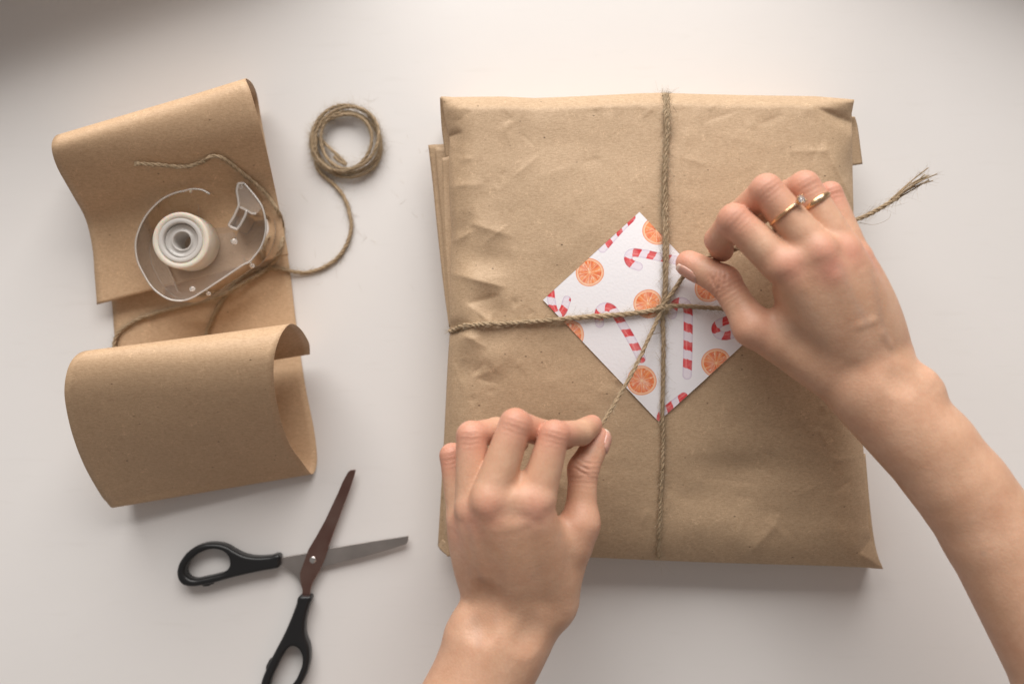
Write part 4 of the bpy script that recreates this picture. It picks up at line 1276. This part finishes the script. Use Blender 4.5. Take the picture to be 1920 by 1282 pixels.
def upper_hand():
    fd = Field((82, -308, 60), (392, 104, 152), 0.7)
    iM, iP, iD, iT = P(1474,500,121), P(1376,412,115), P(1347,449,97), P(1354,470,86)
    mM, mP, mD, mT = P(1538,476,125), P(1437,357,119), P(1385,402,102), P(1372,440,88)
    rM, rP, rD, rT = P(1585,474,119), P(1508,350,113), P(1452,372,97), P(1420,405,82)
    pM, pP, pD, pT = P(1609,490,107), P(1556,364,101), P(1512,378,87), P(1480,402,74)
    tC, tM, tI, tT = P(1545,690,98), P(1412,613,98), P(1358,528,91), P(1290,493,81)
    for a, b, ra, rb in ((iM, P(1590,680,103), 8.6, 12), (mM, P(1622,672,105), 8.8, 12), (rM, P(1650,664,102), 8.4, 11.5), (pM, P(1668,656,97), 8.0, 11)):
        fd.cap(a, b, ra, rb, 6, 2.3)
    fd.cap(P(1515,510,119), P(1606,672,105), 8.8, 10, 8, 1.5); fd.cap(P(1580,500,116), P(1640,660,102), 8.4, 10, 8, 1.2)
    fd.cap(P(1490,540,106), P(1580,680,92), 11, 13, 9); fd.cap(P(1590,515,100), P(1645,660,90), 10, 12, 9)
    fd.cap(tM, tC, 9.6, 14, 8); fd.cap(P(1505,570,108), P(1458,628,98), 8.5, 9, 7)
    # wrist and forearm
    fd.cap(P(1606,735,100), P(1760,893,103), 15.5, 16.5, 10); fd.cap(P(1760,893,103), P(1846,1006,106), 16.8, 19.4, 5); fd.cap(P(1846,1006,106), P(2000,1290,115), 19.4, 23.0, 5); fd.cap(P(2000,1290,115), P(2170,1610,118), 23.0, 26, 5)
    fd.cap(P(1676,720,100), P(1760,828,103), 15.0, 16.5, 10); fd.cap(P(1760,828,103), P(1862,970,106), 16.5, 18.4, 5); fd.cap(P(1862,970,106), P(2046,1236,115), 18.4, 22, 5); fd.cap(P(2046,1236,115), P(2240,1570,118), 22, 25.5, 5)
    fd.cap(P(1642,732,102), P(1806,915,105), 17, 18.5, 12); fd.cap(P(1806,915,105), P(2028,1258,116), 18.5, 23, 10); fd.cap(P(2028,1258,116), P(2205,1590,119), 23, 27, 10)
    fd.cap(P(1728,722,105), P(1734,730,105), 9, 9, 7)
    webs(fd, (iM, mM, rM, pM), (iP, mP, rP, pP))
    palm = fd.D.copy()
    fd.chain(finger_prims((pM, pP, pD, pT), (8.2, 6.6, 6.0, 5.2), (0.3, 0, 1)), palm, 3, 0.6)
    fd.chain(finger_prims((rM, rP, rD, rT), (8.9, 8.2, 7.0, 5.8), (0.15, 0, 1)), palm, 3, 0.6)
    fd.chain(finger_prims((mM, mP, mD, mT), (9.2, 8.4, 7.3, 6.0), (0, 0, 1)), palm, 3, 0.6)
    fd.chain(finger_prims((iM, iP, iD, iT), (9.2, 8.4, 7.4, 6.0), (0, 0, 1)), palm, 3, 0.6)
    ax = (tT - tI) / np.linalg.norm(tT - tI)
    fd.chain([(tM, tI, 9.4, 8.4, 3, -0.4), (tI, tT, 8.4, 6.6, 3, 0.5), (tT - ax * 4, tT - ax * 1.0, 6.9, 6.6, 2, 0)], palm, 6, 0.6)
    for p, r in ((iM, 5.2), (mM, 5.2), (rM, 4.8), (pM, 4.4)):
        q = p + np.array((1.8, -1.8, 3.2)); fd.cap(q, q, r - 1.4, r - 1.4, 3)
    for p, e in ((iM, P(1598,670,112)), (mM, P(1632,664,115)), (rM, P(1652,655,112)), (pM, P(1668,648,107))):
        a = p + np.array((0, 0, 6.8)) + (e - p) * 0.22; b = e + np.array((0, 0, 1.6))
        fd.cap(a - np.array((0, 0, 1.3)), b - np.array((0, 0, 3.0)), 1.8, 1.3, 4)
    tz = fd.topz
    for x, y, r, dp in ((1690,706,11,0.3),):
        q = tz(x, y); c = q + np.array((0, 0, r - dp)); fd.cut(c, c + np.array((0.1, 0, 0)), r, 5)
    for a, b, r in (((1612,608),(1636,601),1.6), ((1653,624),(1666,646),1.6)):
        u, w = tz(*a), tz(*b); n = np.array((0, 0, r * 1.45)); fd.cap(u - n, w - n, r * 0.9, r * 0.9, 3.0)
    for a, b in (((1331,516),(1342,541)), ((1353,510),(1346,549)), ((1361,511),(1359,535)), ((1342,512),(1338,530))):
        pts = [tz(a[0] + (b[0] - a[0]) * t, a[1] + (b[1] - a[1]) * t) for t in np.linspace(0, 1, 5)]
        for u, w in zip(pts[:-1], pts[1:]): fd.cut(u, w, 0.35, 0.9)
    reds = [(q, 11, 0.9) for q in (iP, mP, rP, pP)] + [(q + np.array((0, 0, 8)), 10, 0.6) for q in (iM, mM, rM, pM)] + [(iD, 9, 0.9), (iT, 9, 0.9), (tT, 10, 0.9), (tI, 11, 0.8), (tM, 12, 0.6), (P(1560,500,132), 9, 0.8)]
    wr = [(q + np.array((0, 0, 6.5)), m - q, 4.6) for q, m in ((iP, iM), (mP, mM), (rP, rM), (pP, pM))] + [(tI + np.array((0, -3, 6)), tM - tI, 9)]
    veins = [(tz(1575,500), tz(1600,560), 2.5, 0.25), (tz(1600,560), tz(1625,605), 2.4, 0.3), (tz(1635,510), tz(1650,590), 2.4, 0.3), (tz(1650,590), tz(1664,640), 2.2, 0.3), (tz(1480,610), tz(1540,640), 5, 0.2), (tz(1500,560), tz(1530,600), 4, 0.15),
             (tz(1843,1036), tz(1844,1036), 1.6, 0.35),]
    arm = finish_arm(fd, person, 'bare arm reaching in from the right edge, its hand wearing two gold rings', reds, wr, veins)
    nail_mesh(fd, tT + np.array((1.2, -2.2, 0)) - ax * 1.0, ax, (-0.25, -0.85, 0.62), 4.9, 11.5, arm)
    # rings, worn on two fingers
    def on_finger(m, p, px, py):
        best = min(np.linspace(0, 1, 200), key=lambda t: np.hypot(*((lambda q: (960 + q[0] / S(q[2]) - px, 641 - q[1] / S(q[2]) - py))(m + (p - m) * t))))
        return m + (p - m) * best, best
    c, t = on_finger(mM, mP, 1474, 399)
    r = 9.2 * (1 - t) + 8.5 * t + 0.25
    root, a_, n_, s_ = ring_band('ring', c, (mP - mM), r, 0.78, M['gold'], 'thin gold ring with a raised round stone between two fingers, nearer the parcel knot')
    th = 0.62
    rad = n_ * math.cos(th) + s_ * math.sin(th)
    g = c + rad * (r + 2.4)
    side = np.cross(a_, rad)
    gem(root, g + rad * 0.6, rad, a_, side, 2.3)
    for i in range(4):
        an = math.pi / 4 + i * math.pi / 2
        o = a_ * math.cos(an) + side * math.sin(an)
        v, f = [], []
        for k, (rr, d) in enumerate(((0.8, -2.2), (2.35, 0.4), (2.1, 1.6))):
            for q in range(6):
                aa = q * math.pi / 3
                v.append(g + rad * d + o * rr + (a_ * math.cos(aa) + side * math.sin(aa)) * 0.45)
        f = [tuple(x) for x in grid_faces(3, 6, True)] + [(12, 13, 14, 15, 16, 17)]
        build('prong', v, f, M['gold'], root)
    for sgn in (-1, 1):
        gem(root, c + (n_ * math.cos(th + sgn * 0.30) + s_ * math.sin(th + sgn * 0.30)) * (r + 0.95), rad, a_, side, 0.85, 'side_stone')
    c, t = on_finger(rM, rP, 1535, 378)
    r = 8.8 * (1 - t) + 8.1 * t + 0.25
    def widen(th):
        w = 0.9 + 0.75 * math.exp(-(((th + math.pi) % (2 * math.pi) - math.pi) / 0.7) ** 2)
        return (w, 0.55, 0.7 * math.sin(th))
    root, a_, n_, s_ = ring_band('ring', c, (rP - rM), r, 0.6, M['gold'], 'wide wavy gold band set with tiny stones, on the finger next to the little finger', widen)
    for k in (-0.22, 0.0, 0.22):
        rad = n_ * math.cos(k) + s_ * math.sin(k)
        gem(root, c + rad * (r + 0.5) + a_ * 0.7 * math.sin(k), rad, a_, np.cross(a_, rad), 0.62)
upper_hand()
